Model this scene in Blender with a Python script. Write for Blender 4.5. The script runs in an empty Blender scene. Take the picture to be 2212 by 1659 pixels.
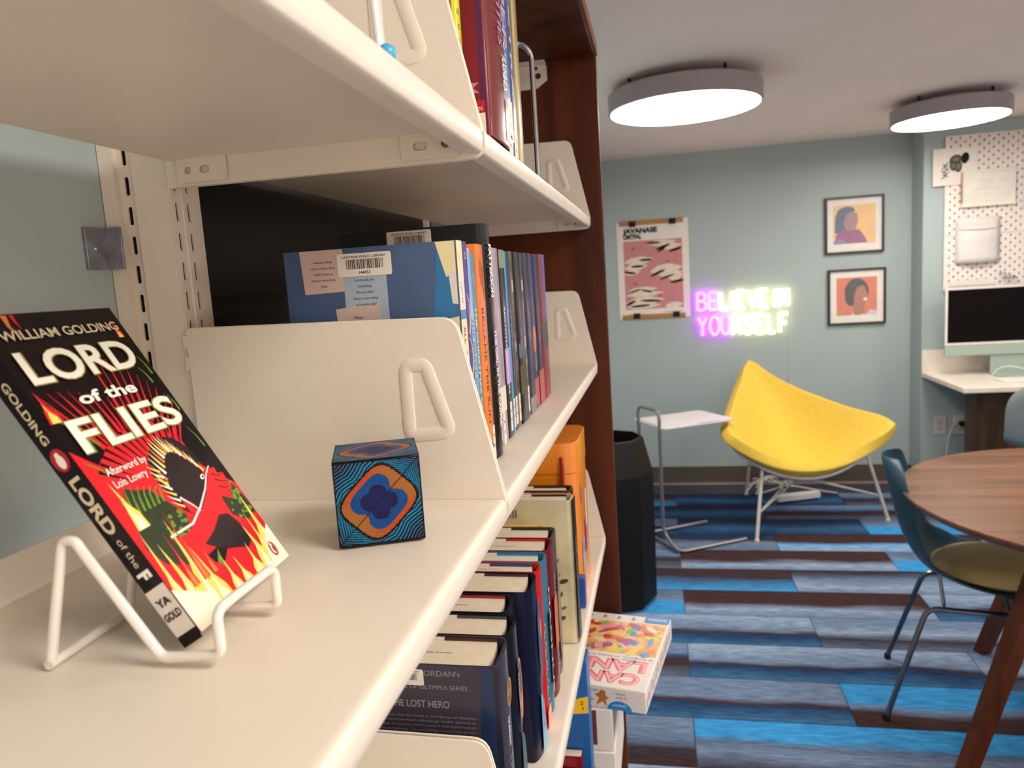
import bpy, math, random
import numpy as np
from mathutils import Vector, Matrix
from mathutils.geometry import tessellate_polygon
random.seed(7)
PI = math.pi
S = bpy.context.scene
COL = S.collection

# ------------------------------------------------------------------ camera
yaw, pit, rol = .2026, .1366, -.0637
fwd = Vector((-math.sin(yaw)*math.cos(pit), math.cos(yaw)*math.cos(pit), -math.sin(pit)))
r0 = Vector((math.cos(yaw), math.sin(yaw), 0)); u0 = r0.cross(fwd)
rt = math.cos(rol)*r0 + math.sin(rol)*u0; up = -math.sin(rol)*r0 + math.cos(rol)*u0
cd = bpy.data.cameras.new('camera'); cam = bpy.data.objects.new('camera', cd); COL.objects.link(cam)
cam.matrix_world = Matrix(((rt.x, up.x, -fwd.x, 0), (rt.y, up.y, -fwd.y, 0), (rt.z, up.z, -fwd.z, 1.45), (0, 0, 0, 1)))
cd.sensor_width = 36; cd.lens = 1590/2212*36; cd.clip_start = .02; cd.clip_end = 60
cd.dof.use_dof = True; cd.dof.focus_distance = .66; cd.dof.aperture_fstop = 10.5
S.camera = cam
# ------------------------------------------------------------------ world, exposure
w = bpy.data.worlds.new('world'); S.world = w; w.use_nodes = True
w.node_tree.nodes['Background'].inputs[0].default_value = (1, .85, .78, 1)
w.node_tree.nodes['Background'].inputs[1].default_value = .70
S.view_settings.view_transform = 'Standard'; S.view_settings.look = 'None'
S.view_settings.exposure = .9; S.view_settings.gamma = 1; S.view_settings.use_curve_mapping = False
LAMP = 13.0            # emission strength of the ceiling diffusers
LAMPC = (1, .955, .89)

# ------------------------------------------------------------------ helpers
def lin(c):
    return tuple(((x/255)/12.92 if x/255 <= .04045 else ((x/255+.055)/1.055)**2.4) for x in c)
MATS = {}
def M(name, rgb, rough=.5, metal=0, var=.06, vs=12, bump=0, bs=400, coat=0, emit=0, alpha=1, spec=.5, trans=0):
    if name in MATS: return MATS[name]
    m = bpy.data.materials.new(name); m.use_nodes = True; nt = m.node_tree; b = nt.nodes['Principled BSDF']
    L = lin(rgb)
    tc = nt.nodes.new('ShaderNodeTexCoord')
    if var:
        n = nt.nodes.new('ShaderNodeTexNoise'); n.inputs['Scale'].default_value = vs; n.inputs['Detail'].default_value = 3
        nt.links.new(tc.outputs['Object'], n.inputs['Vector'])
        r = nt.nodes.new('ShaderNodeValToRGB')
        r.color_ramp.elements[0].position = .3; r.color_ramp.elements[1].position = .7
        r.color_ramp.elements[0].color = (*[max(0, x*(1-var)) for x in L], 1)
        r.color_ramp.elements[1].color = (*[min(1, x*(1+var)) for x in L], 1)
        nt.links.new(n.outputs['Fac'], r.inputs['Fac']); nt.links.new(r.outputs['Color'], b.inputs['Base Color'])
    else: b.inputs['Base Color'].default_value = (*L, 1)
    b.inputs['Roughness'].default_value = rough; b.inputs['Metallic'].default_value = metal
    b.inputs['Coat Weight'].default_value = coat; b.inputs['Coat Roughness'].default_value = .12
    b.inputs['Specular IOR Level'].default_value = spec
    b.inputs['Alpha'].default_value = alpha; b.inputs['Transmission Weight'].default_value = trans
    if bump:
        n = nt.nodes.new('ShaderNodeTexNoise'); n.inputs['Scale'].default_value = bs
        nt.links.new(tc.outputs['Object'], n.inputs['Vector'])
        k = nt.nodes.new('ShaderNodeBump'); k.inputs['Strength'].default_value = bump; k.inputs['Distance'].default_value = .001
        nt.links.new(n.outputs['Fac'], k.inputs['Height']); nt.links.new(k.outputs['Normal'], b.inputs['Normal'])
    if emit:
        b.inputs['Emission Color'].default_value = (*L, 1); b.inputs['Emission Strength'].default_value = emit
    MATS[name] = m; return m
def wood(name, a, b_, scale=(2, 2, 30), rough=.45, axis='Object', coat=0):
    if name in MATS: return MATS[name]
    m = bpy.data.materials.new(name); m.use_nodes = True; nt = m.node_tree; b = nt.nodes['Principled BSDF']
    tc = nt.nodes.new('ShaderNodeTexCoord'); mp = nt.nodes.new('ShaderNodeMapping'); mp.inputs['Scale'].default_value = scale
    n = nt.nodes.new('ShaderNodeTexNoise'); n.inputs['Scale'].default_value = 1; n.inputs['Detail'].default_value = 6; n.inputs['Distortion'].default_value = .6
    r = nt.nodes.new('ShaderNodeValToRGB'); r.color_ramp.elements[0].position = .3; r.color_ramp.elements[1].position = .72
    r.color_ramp.elements[0].color = (*lin(a), 1); r.color_ramp.elements[1].color = (*lin(b_), 1)
    nt.links.new(tc.outputs[axis], mp.inputs['Vector']); nt.links.new(mp.outputs['Vector'], n.inputs['Vector'])
    nt.links.new(n.outputs['Fac'], r.inputs['Fac']); nt.links.new(r.outputs['Color'], b.inputs['Base Color'])
    b.inputs['Roughness'].default_value = rough; b.inputs['Coat Weight'].default_value = coat; b.inputs['Specular IOR Level'].default_value = .25
    MATS[name] = m; return m

INV = {}
def thing(name, label, cat, loc=(0, 0, 0), group=None, mat=None):
    o = bpy.data.objects.new(name, None); COL.objects.link(o); o.empty_display_size = .05
    m = mat if mat is not None else Matrix.Translation(Vector(loc))
    o.matrix_world = m; INV[o.name] = m.inverted()
    o['label'] = label; o['category'] = cat
    if group: o['group'] = group
    return o
def root(o):
    while o.parent: o = o.parent
    return o
def tag(o, label, cat, group=None):
    o['label'] = label; o['category'] = cat
    if group: o['group'] = group
    return o

class B:
    """collects faces with materials; builds one mesh object"""
    def __init__(s): s.v = []; s.f = []; s.m = []; s.mats = []
    def mi(s, mat):
        if mat not in s.mats: s.mats.append(mat)
        return s.mats.index(mat)
    def add(s, vs, fs, mat):
        k = len(s.v); s.v += [tuple(v) for v in vs]; i = s.mi(mat)
        for f in fs: s.f.append([k+a for a in f]); s.m.append(i)
        return s
    def box(s, a, b, mat, M_=None):
        x0, y0, z0 = a; x1, y1, z1 = b
        vs = [(x0,y0,z0),(x1,y0,z0),(x1,y1,z0),(x0,y1,z0),(x0,y0,z1),(x1,y0,z1),(x1,y1,z1),(x0,y1,z1)]
        if M_ is not None: vs = [tuple(M_ @ Vector(v)) for v in vs]
        return s.add(vs, [(0,3,2,1),(4,5,6,7),(0,1,5,4),(1,2,6,5),(2,3,7,6),(3,0,4,7)], mat)
    def prism(s, pts, o, ex, ey, t, mat, holes=()):
        """2D outline (with holes) in plane o,ex,ey extruded by t along ex x ey"""
        o = Vector(o); ex = Vector(ex); ey = Vector(ey); n = ex.cross(ey).normalized()
        def area(L): return sum(L[i][0]*L[(i+1) % len(L)][1]-L[(i+1) % len(L)][0]*L[i][1] for i in range(len(L)))/2
        pts = list(pts)
        if area(pts) < 0: pts = pts[::-1]
        hs = [list(h) if area(h) < 0 else list(h)[::-1] for h in holes]
        loops = [pts]+hs; flat = [p for L in loops for p in L]; N = len(flat)
        tri = tessellate_polygon([[Vector((p[0], p[1], 0)) for p in L] for L in loops])
        vs = [o+ex*p[0]+ey*p[1] for p in flat]+[o+ex*p[0]+ey*p[1]+n*t for p in flat]; fs = []
        for a, b, c in tri:
            A, B_, C = flat[a], flat[b], flat[c]
            cr = (B_[0]-A[0])*(C[1]-A[1])-(B_[1]-A[1])*(C[0]-A[0])
            if cr < 0: b, c = c, b
            fs.append((a+N, b+N, c+N)); fs.append((a, c, b))
        k = 0
        for L in loops:
            n_ = len(L)
            for i in range(n_):
                j = (i+1) % n_; fs.append((k+i, k+j, k+j+N, k+i+N))
            k += n_
        return s.add(vs, fs, mat)
    def tube(s, pts, r, mat, seg=8, closed=False, sq=None):
        """sq=(vector, factor): squash profile along a vector"""
        P = [Vector(p) for p in pts]; n = len(P); vs = []; fs = []; prev = None
        for i in range(n):
            if closed: t = P[(i+1) % n]-P[i-1]
            else: t = P[min(i+1, n-1)]-P[max(i-1, 0)]
            t.normalize()
            if prev is None:
                a = Vector((0, 0, 1)) if abs(t.z) < .9 else Vector((1, 0, 0)); a = (a-t*a.dot(t)).normalized()
            else:
                a = prev-t*prev.dot(t); a = a.normalized() if a.length > 1e-6 else t.orthogonal().normalized()
            prev = a; b = t.cross(a)
            rr = r[i] if isinstance(r, (list, tuple)) else r
            for k in range(seg):
                d = a*math.cos(2*PI*k/seg)*rr+b*math.sin(2*PI*k/seg)*rr
                if sq: v = Vector(sq[0]); d = d-v*d.dot(v)*(1-sq[1])
                vs.append(P[i]+d)
        m = n if closed else n-1
        for i in range(m):
            j = (i+1) % n
            for k in range(seg):
                l = (k+1) % seg; fs.append((i*seg+k, i*seg+l, j*seg+l, j*seg+k))
        if not closed: fs.append(tuple(range(seg))[::-1]); fs.append(tuple((n-1)*seg+k for k in range(seg)))
        return s.add(vs, fs, mat)
    def lathe(s, prof, c, mat, seg=48, axis=(0, 0, 1), caps=True):
        c = Vector(c); ax = Vector(axis).normalized(); a = ax.orthogonal().normalized(); b = ax.cross(a); vs = []; fs = []
        for r, z in prof:
            for k in range(seg): vs.append(c+ax*z+(a*math.cos(2*PI*k/seg)+b*math.sin(2*PI*k/seg))*r)
        for i in range(len(prof)-1):
            for k in range(seg):
                l = (k+1) % seg; fs.append((i*seg+k, i*seg+l, (i+1)*seg+l, (i+1)*seg+k))
        if caps: fs.append(tuple(range(seg))[::-1]); fs.append(tuple((len(prof)-1)*seg+k for k in range(seg)))
        return s.add(vs, fs, mat)
    def ball(s, c, r, mat, seg=16, sc=(1, 1, 1)):
        vs = []; fs = []; R_ = seg//2
        for i in range(R_+1):
            for k in range(seg):
                a = PI*i/R_; b = 2*PI*k/seg
                vs.append((c[0]+r*sc[0]*math.sin(a)*math.cos(b), c[1]+r*sc[1]*math.sin(a)*math.sin(b), c[2]+r*sc[2]*math.cos(a)))
        for i in range(R_):
            for k in range(seg):
                l = (k+1) % seg; fs.append((i*seg+k, (i+1)*seg+k, (i+1)*seg+l, i*seg+l))
        return s.add(vs, fs, mat)
    def build(s, name, parent=None, local=False, smooth=30, bevel=0, bseg=2, loc=None):
        me = bpy.data.meshes.new(name)
        vs = s.v; T = None
        if parent is not None and not local: T = INV[root(parent).name]
        elif loc is not None: T = Matrix.Translation(-Vector(loc))
        if T is not None: vs = [tuple(T @ Vector(v)) for v in vs]
        me.from_pydata(vs, [], s.f); me.validate()
        for m in s.mats: me.materials.append(m)
        if len(s.m) == len(me.polygons): me.polygons.foreach_set('material_index', s.m)
        me.update()
        o = bpy.data.objects.new(name, me); COL.objects.link(o)
        if smooth:
            me.shade_smooth(); me.set_sharp_from_angle(angle=math.radians(smooth))
        if bevel:
            b = o.modifiers.new('bevel', 'BEVEL'); b.width = bevel; b.segments = bseg; b.limit_method = 'ANGLE'; b.angle_limit = math.radians(40)
        if parent is not None: o.parent = parent
        elif loc is not None: o.location = loc
        return o
def struct(o): o['kind'] = 'structure'; return o
def BX(a, b, mat): return B().box(a, b, mat)
def rpoly(pts, rs, seg=5):
    """round the corners of an outline"""
    out = []; n = len(pts)
    if not isinstance(rs, (list, tuple)): rs = [rs]*n
    for i in range(n):
        p = Vector((*pts[i], 0)); a = Vector((*pts[i-1], 0)); b = Vector((*pts[(i+1) % n], 0)); r = rs[i]
        if r <= 0: out.append(pts[i]); continue
        da = (a-p); db = (b-p); la, lb = da.length, db.length; da.normalize(); db.normalize()
        ang = da.angle(db); d = min(r/math.tan(ang/2), la*.49, lb*.49)
        A = p+da*d; B_ = p+db*d
        for k in range(seg+1):
            t = k/seg; q = A*(1-t)**2+p*2*t*(1-t)+B_*t*t; out.append((q.x, q.y))
    return out
def bez(p, n=10):
    p = [Vector(q) for q in p]; out = []
    for i in range(n+1):
        t = i/n; q = list(p)
        while len(q) > 1: q = [q[j]*(1-t)+q[j+1]*t for j in range(len(q)-1)]
        out.append(q[0])
    return out
def fillet(pts, r, seg=4):
    """round the inner corners of a 3D polyline"""
    P = [Vector(p) for p in pts]; out = [P[0]]
    for i in range(1, len(P)-1):
        a = P[i-1]-P[i]; b = P[i+1]-P[i]; d = min(r, a.length*.48, b.length*.48); a.normalize(); b.normalize()
        A = P[i]+a*d; C = P[i]+b*d
        for k in range(seg+1):
            t = k/seg; out.append(A*(1-t)**2+P[i]*2*t*(1-t)+C*t*t)
    out.append(P[-1]); return out

# ---- flat print (lettering and pictures printed on a surface)
TC = {}
def textmesh(body, bold=0):
    k = (body, bold)
    if k in TC: return TC[k]
    c = bpy.data.curves.new('text', 'FONT'); c.body = body; c.size = 1; c.resolution_u = 4; c.offset = bold; c.fill_mode = 'FRONT'
    o = bpy.data.objects.new('text', c)
    me = bpy.data.meshes.new_from_object(o)
    vs = [(v.co.x, v.co.y) for v in me.vertices]; fs = [tuple(p.vertices) for p in me.polygons]
    bpy.data.objects.remove(o); bpy.data.curves.remove(c); bpy.data.meshes.remove(me)
    if not vs: vs = [(0, 0)]
    x0 = min(v[0] for v in vs); x1 = max(v[0] for v in vs); TC[k] = ([(v[0]-x0, v[1]) for v in vs], fs, x1-x0)
    return TC[k]
class Pr:
    """origin o, unit axes ex,ey; units in metres*u"""
    def __init__(s, o, ex, ey, u=.001, lift=.00012, d=.000008):
        s.o = Vector(o); s.ex = Vector(ex); s.ey = Vector(ey); s.n = s.ex.cross(s.ey).normalized(); s.u = u; s.l = lift; s.d = d; s.b = B()
    def P(s, x, y): return s.o+s.ex*x*s.u+s.ey*y*s.u+s.n*s.l
    def poly(s, pts, mat):
        tri = tessellate_polygon([[Vector((p[0], p[1], 0)) for p in pts]]); fs = []
        for a, b, c in tri:
            A, B_, C = pts[a], pts[b], pts[c]
            if (B_[0]-A[0])*(C[1]-A[1])-(B_[1]-A[1])*(C[0]-A[0]) < 0: b, c = c, b
            fs.append((a, b, c))
        s.b.add([s.P(*p) for p in pts], fs, mat); s.l += s.d; return s
    def rect(s, x0, y0, x1, y1, mat, r=0):
        p = [(x0, y0), (x1, y0), (x1, y1), (x0, y1)]
        return s.poly(rpoly(p, r, 4) if r else p, mat)
    def ell(s, x, y, a, b, mat, n=20, rot=0):
        return s.poly([(x+a*math.cos(2*PI*i/n)*math.cos(rot)-b*math.sin(2*PI*i/n)*math.sin(rot), y+a*math.cos(2*PI*i/n)*math.sin(rot)+b*math.sin(2*PI*i/n)*math.cos(rot)) for i in range(n)], mat)
    def text(s, body, x, y, size, mat, al='l', bold=0, width=None, rot=0, shear=0):
        """size = cap height; width = forced total width"""
        vs, fs, w_ = textmesh(body, bold); k = size/.729; kx = k if width is None else width/w_
        dx = {'l': 0, 'c': -w_*kx/2, 'r': -w_*kx}[al]; c, s_ = math.cos(rot), math.sin(rot); o = []
        for vx, vy in vs:
            X = vx*kx+dx+vy*k*shear; Y = vy*k; o.append(s.P(x+X*c-Y*s_, y+X*s_+Y*c))
        s.b.add(o, fs, mat); s.l += s.d; return s
    def line(s, pts, w_, mat):
        """stroke with square ends, pointed if w_ is (w0,w1)"""
        w0, w1 = w_ if isinstance(w_, tuple) else (w_, w_); n = len(pts); L = []; R_ = []
        for i in range(n):
            a = Vector(pts[max(i-1, 0)]); b = Vector(pts[min(i+1, n-1)]); t = (b-a).normalized(); q = w0+(w1-w0)*i/(n-1)
            L.append((pts[i][0]-t.y*q/2, pts[i][1]+t.x*q/2)); R_.append((pts[i][0]+t.y*q/2, pts[i][1]-t.x*q/2))
        vs = [s.P(*p) for p in L+R_]; s.b.add(vs, [(i+n, i+1+n, i+1, i) for i in range(n-1)], mat); s.l += s.d; return s
    def build(s, name, parent, local=False): return s.b.build(name, parent, local=local, smooth=0)
def P_minusY(x, y, z, u=.001): return Pr((x, y, z), (1, 0, 0), (0, 0, 1), u)         # face looking to -Y
def P_spine(x, y, z, u=.001): return Pr((x, y, z), (0, 0, -1), (0, 1, 0), u)          # reads downwards on a face looking to +X
def P_plusX(x, y, z, u=.001): return Pr((x, y, z), (0, 1, 0), (0, 0, 1), u)

# ------------------------------------------------------------------ colours
steel = M('powder_coated_steel', (236, 223, 204), .42, bump=.09, bs=900, var=.02)
shadem = M('slot_shade_brown', (70, 52, 40), .8, var=0)
wallm = M('blue_green_wall_paint', (170, 182, 180), .55, bump=.15, bs=160, var=.03, vs=2)
ceilm = M('ceiling_paint', (250, 234, 225), .7, var=.03, vs=2)
cherry = wood('cherry_veneer', (56, 20, 4), (104, 48, 14), (18, 18, 1.6), .55, coat=0)
walnut = wood('walnut', (96, 58, 34), (140, 92, 58), (2.5, 22, 22), .35, coat=.1)
legw = wood('walnut_leg', (74, 32, 12), (112, 56, 26), (20, 20, 2), .45, coat=.05)
black = M('black_ink', (14, 6, 7), .6, var=0, spec=.3)
white = M('white_ink', (240, 234, 224), .5, var=0)
paper = M('book_pages', (232, 214, 186), .8, var=.05, vs=60)
cream = M('cream_sticker', (232, 222, 208), .5, var=.02)
clearm = M('jacket_gloss', (235, 235, 235), .1, var=0)
chrome = M('chrome', (190, 190, 190), .12, metal=1, var=0)
whitewire = M('white_coated_wire', (238, 230, 218), .3, var=.02, coat=.3)
whitepl = M('white_plastic', (232, 224, 218), .4, var=.02)
cardw = M('white_card', (236, 226, 214), .55, var=.03)
zinc = M('zinc_plate', (150, 150, 156), .38, metal=.6, var=.25, vs=60)

# ================================================================== ROOM
XW = -.472; XR = 3.4; YB = 5.06; YF = -1.5; ZC = 2.208
o = struct(BX((XW-.1, YF-.1, -.06), (XR+.1, YB+.6, -.005), M('subfloor', (60, 66, 80), .9)).build('floor')); FLOOR = o; INV['floor'] = Matrix()
struct(BX((XW-.1, YF-.1, ZC), (XR+.1, YB+.1, ZC+.1), ceilm).build('ceiling'))
struct(BX((XW-.1, YF-.1, 0), (XW, YB+.1, ZC), wallm).build('wall_left'))
struct(BX((XW, YB, 0), (XR+.1, YB+.1, ZC), wallm).build('wall_back'))
struct(BX((1.555, 4.86, 0), (XR+.1, YB, ZC), wallm).build('wall_back_projection', bevel=.006))
struct(BX((XR, 2.2, 0), (XR+.1, 4.86, ZC), wallm).build('wall_right'))
bb = M('brown_vinyl_base', (88, 78, 68), .5)
struct(BX((XW, YB-.008, 0), (1.545, YB-.0005, .125), bb).build('baseboard_back', bevel=.002))
struct(BX((1.547, 4.852, 0), (1.5545, YB-.009, .125), bb).build('baseboard_return', bevel=.002))
struct(BX((1.555, 4.851, 0), (XR, 4.8595, .125), bb).build('baseboard_projection', bevel=.002))
struct(BX((XW, YB-.03, 0), (1.545, YB-.0085, .012), M('floor_trim', (165, 145, 135), .5)).build('trim_1'))

# carpet planks, 25 cm x 1 m, laid across the room with half offset; each pattern is a list of stripes from near to far
GR = (112, 130, 158); LG = (140, 158, 184); SL = (92, 108, 132); DK = (58, 50, 58); BR = (66, 46, 46); BL = (62, 148, 208); NV = (36, 62, 98); TB = (62, 102, 140); LB = (110, 165, 215)
PAT = {
 'a': [(BR, .0), (DK, .3), (SL, .45), (GR, .75)], 'b': [(DK, 0), (GR, .35), (SL, .55), (BL, .66), (BL, .95)],
 'c': [(BR, 0), (BR, .3), (GR, .45), (BL, .6), (BL, .95)], 'd': [(TB, 0), (NV, .3), (BR, .42), (GR, .55), (GR, .9)],
 'e': [(SL, 0), (BR, .35), (DK, .5), (TB, .62), (GR, .75)], 'f': [(TB, 0), (NV, .3), (DK, .42), (GR, .52), (LG, .9)],
 'g': [(SL, 0), (DK, .3), (LG, .5), (GR, .8)], 'h': [(GR, 0), (LG, .25), (BR, .5), (BR, .9)],
 'i': [(BL, 0), (BL, .5), (GR, .58), (SL, .9)], 'j': [(GR, 0), (LG, .3), (SL, .6), (DK, .9)],
 'k': [(LG, 0), (LB, .3), (BR, .48), (BR, .8)], 'l': [(NV, 0), (TB, .4), (NV, .7), (DK, .95)],
 'm': [(BL, 0), (TB, .4), (DK, .6), (BR, .9)], 'n': [(SL, 0), (GR, .4), (DK, .6), (NV, .85)]}
def carpet(key):
    nm = 'carpet_'+key
    m = bpy.data.materials.new(nm); m.use_nodes = True; nt = m.node_tree; b = nt.nodes['Principled BSDF']; N = nt.nodes.new; K = nt.links.new
    tc = N('ShaderNodeTexCoord'); oi = N('ShaderNodeObjectInfo'); mp = N('ShaderNodeMapping'); mp.inputs['Scale'].default_value = (2.2, 9, 1)
    K(tc.outputs['Object'], mp.inputs['Vector'])
    sc = N('ShaderNodeMath'); sc.operation = 'MULTIPLY'; sc.inputs[1].default_value = 37; K(oi.outputs['Random'], sc.inputs[0])
    n = N('ShaderNodeTexNoise'); n.noise_dimensions = '4D'; n.inputs['Scale'].default_value = 1; n.inputs['Detail'].default_value = 4
    K(mp.outputs['Vector'], n.inputs['Vector']); K(sc.outputs[0], n.inputs['W'])
    sp = N('ShaderNodeSeparateXYZ'); K(tc.outputs['Generated'], sp.inputs[0])
    a = N('ShaderNodeMath'); a.operation = 'MULTIPLY_ADD'; a.inputs[1].default_value = .55; K(n.outputs['Fac'], a.inputs[0])
    s2 = N('ShaderNodeMath'); s2.operation = 'SUBTRACT'; s2.inputs[1].default_value = .275; K(sp.outputs['Y'], s2.inputs[0]); K(s2.outputs[0], a.inputs[2])
    r = N('ShaderNodeValToRGB'); e = r.color_ramp.elements; P = PAT[key]
    e[0].position = P[0][1]; e[0].color = (*lin(P[0][0]), 1); e[1].position = P[-1][1]; e[1].color = (*lin(P[-1][0]), 1)
    for c, p in P[1:-1]: q = e.new(p); q.color = (*lin(c), 1)
    K(a.outputs[0], r.inputs['Fac'])
    f = N('ShaderNodeTexNoise'); f.inputs['Scale'].default_value = 60; f.inputs['Detail'].default_value = 5
    mp2 = N('ShaderNodeMapping'); mp2.inputs['Scale'].default_value = (.25, 1.6, 1); K(tc.outputs['Object'], mp2.inputs['Vector']); K(mp2.outputs['Vector'], f.inputs['Vector'])
    mx = N('ShaderNodeMix'); mx.data_type = 'RGBA'; mx.blend_type = 'OVERLAY'; mx.inputs[0].default_value = .85
    K(r.outputs['Color'], mx.inputs[6]); K(f.outputs['Fac'], mx.inputs[7]); K(mx.outputs[2], b.inputs['Base Color'])
    b.inputs['Roughness'].default_value = .95; b.inputs['Specular IOR Level'].default_value = .1
    f2 = N('ShaderNodeTexNoise'); f2.inputs['Scale'].default_value = 500; K(tc.outputs['Object'], f2.inputs['Vector'])
    k = N('ShaderNodeBump'); k.inputs['Strength'].default_value = .5; k.inputs['Distance'].default_value = .002
    K(f2.outputs['Fac'], k.inputs['Height']); K(k.outputs['Normal'], b.inputs['Normal'])
    return m
CM = {k: carpet(k) for k in PAT}
PM = {}
def plank_mesh(key, L):
    if (key, L) not in PM:
        o = BX((.0015, .0015, -.005), (L-.0015, .2505, 0), CM[key]).build('tmp', smooth=0); PM[(key, L)] = o.data; bpy.data.objects.remove(o)
    return PM[(key, L)]
# rows from y=2.05 upward: known pieces by (row, column); even rows joint at x=.06, odd rows at .57
KNOWN = {(0, -1): 'a', (0, 0): 'b', (1, -1): 'd', (1, 0): 'c', (2, -1): 'e', (2, 0): 'f', (3, -1): 'f', (3, 0): 'g', (4, -1): 'i', (4, 0): 'h',
         (5, -1): 'm', (5, 0): 'j', (6, -1): 'e', (6, 0): 'h', (6, 1): 'i', (7, -1): 'n', (7, 0): 'k', (8, -1): 'd', (8, 0): 'l', (9, -1): 'l', (9, 0): 'e', (9, 1): 'm',
         (10, -1): 'm', (10, 0): 'l', (11, -1): 'l', (11, 0): 'm', (1, 1): 'g', (0, 1): 'j', (2, 1): 'g', (3, 1): 'i', (4, 1): 'f', (5, 1): 'b'}
keys = sorted(PAT)
for row in range(-19, 12):
    y = 2.048+.2525*row; x0 = .063 if row % 2 == 0 else .566
    for c in range(-2, 4):
        xa = x0+c*1.0; xb = xa+1.0
        if xb < XW+.02 or xa > XR-.05: continue
        L = 1.0
        if xa < XW: L = round(xb-XW-.001, 3); xa = XW+.001
        if xa+L > XR: L = round(XR-xa-.001, 3)
        k = KNOWN.get((row, c), keys[(row*5+c*7+3) % len(keys)])
        if y+.252 > YB or y < YF-.1: continue
        o = bpy.data.objects.new('carpet_plank', plank_mesh(k, L)); o.location = (xa, y, 0); o.parent = FLOOR; COL.objects.link(o)

# ================================================================== CEILING LIGHTS
housing = M('lamp_housing', (158, 148, 150), .45, var=.02)
diff = bpy.data.materials.new('lamp_diffuser'); diff.use_nodes = True
pb = diff.node_tree.nodes['Principled BSDF']; pb.inputs['Emission Color'].default_value = (*LAMPC, 1); pb.inputs['Emission Strength'].default_value = LAMP; pb.inputs['Base Color'].default_value = (.8, .8, .75, 1)
def ceiling_light(x, y, r, label):
    t = thing('ceiling_light', label, 'ceiling light', (x, y, ZC), 'round ceiling lights')
    B().lathe([(r-.03, -.034), (r-.004, -.034), (r, -.038), (r, -.104), (r-.006, -.108), (r-.01, -.108)], (x, y, ZC), housing, 64).build('housing', t)
    B().lathe([(r-.0105, -.1095), (r-.0105, -.1085)], (x, y, ZC), diff, 64).build('diffuser', t)
    B().lathe([(r*.45, -.033), (r*.45, -.0005)], (x, y, ZC), housing, 32).build('mounting_plate', t)
    for k in range(4):
        a = .6+k*PI/2
        B().lathe([(.006, -.0335), (.006, -.0005)], (x+(r-.05)*math.cos(a), y+(r-.05)*math.sin(a), ZC), black, 12).build('spacer', t)
    return t
ceiling_light(.128, 3.19, .305, 'round white ceiling light nearest the tall wooden bookcase end')
ceiling_light(1.425, 4.10, .262, 'round white ceiling light above the white perforated board')
ceiling_light(1.35, 1.55, .30, 'round white ceiling light above the round table, outside the picture')
ceiling_light(.75, .05, .30, 'round white ceiling light over the aisle beside the open book stand, outside the picture')
ceiling_light(2.7, 3.0, .30, 'round white ceiling light added to brighten the room at the far right, outside the picture')  # extra lamp added out of view to brighten the far room

# ================================================================== BOOKCASE
Y0, YS, Y1 = -.365, .575, 1.508
ZL = {'A': 1.571, 'B': 1.275, 'C': .905, 'D': .50}
# wooden end panel and canopy
t = thing('bookcase_end', 'tall dark cherry wood end panel closing the white steel shelving', 'bookcase end panel', (-.29, 1.53, 0))
BX((XW+.001, 1.516, 0), (-.106, 1.541, 1.905), cherry).build('side_panel', t, bevel=.0015)
M('edge_band', (214, 190, 180), .25)
BX((-.1058, 1.5165, .002), (-.1045, 1.5405, 1.903), cherry).build('edge_band', t)
t = thing('bookcase_canopy', 'dark cherry wood top board over the white steel shelving', 'bookcase top', (-.29, 1.1, 1.874))
BX((XW+.03, .62, 1.876), (-.106, 1.5155, 1.898), cherry).build('top_board', t, bevel=.0015)
BX((-.1055, .62, 1.876), (-.1005, 1.5155, 1.898), wood('cherry_edge', (128, 80, 50), (150, 98, 66), (18, 18, 1.6), .4)).build('front_edge', t)
# small steel bracket screwed to the end panel
def plate(pts, holes, y, t, mat, b=None):
    b = b or B(); b.prism(pts, (0, y+t, 0), (1, 0, 0), (0, 0, 1), t, mat, holes); return b
def circ(x, z, r, n=10): return [(x+r*math.cos(2*PI*k/n), z+r*math.sin(2*PI*k/n)) for k in range(n)]
def slot(x, z, w_, h): return rpoly([(x-w_/2, z-h/2), (x+w_/2, z-h/2), (x+w_/2, z+h/2), (x-w_/2, z+h/2)], min(w_, h)*.45, 2)
t = thing('panel_bracket', 'small white steel fixing bracket with two holes under the wooden top', 'bracket', (-.22, 1.514, 1.85))
plate(rpoly([(-.30, 1.872), (-.204, 1.872), (-.201, 1.868), (-.201, 1.842), (-.222, 1.828), (-.30, 1.826)], [.002]*6), [circ(-.222, 1.866, .0035), circ(-.219, 1.851, .006)], 1.5135, .002, steel).build('plate', t)
BX((-.30, 1.49, 1.8725), (-.202, 1.5155, 1.8745), steel).build('top_flange', t)

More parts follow.
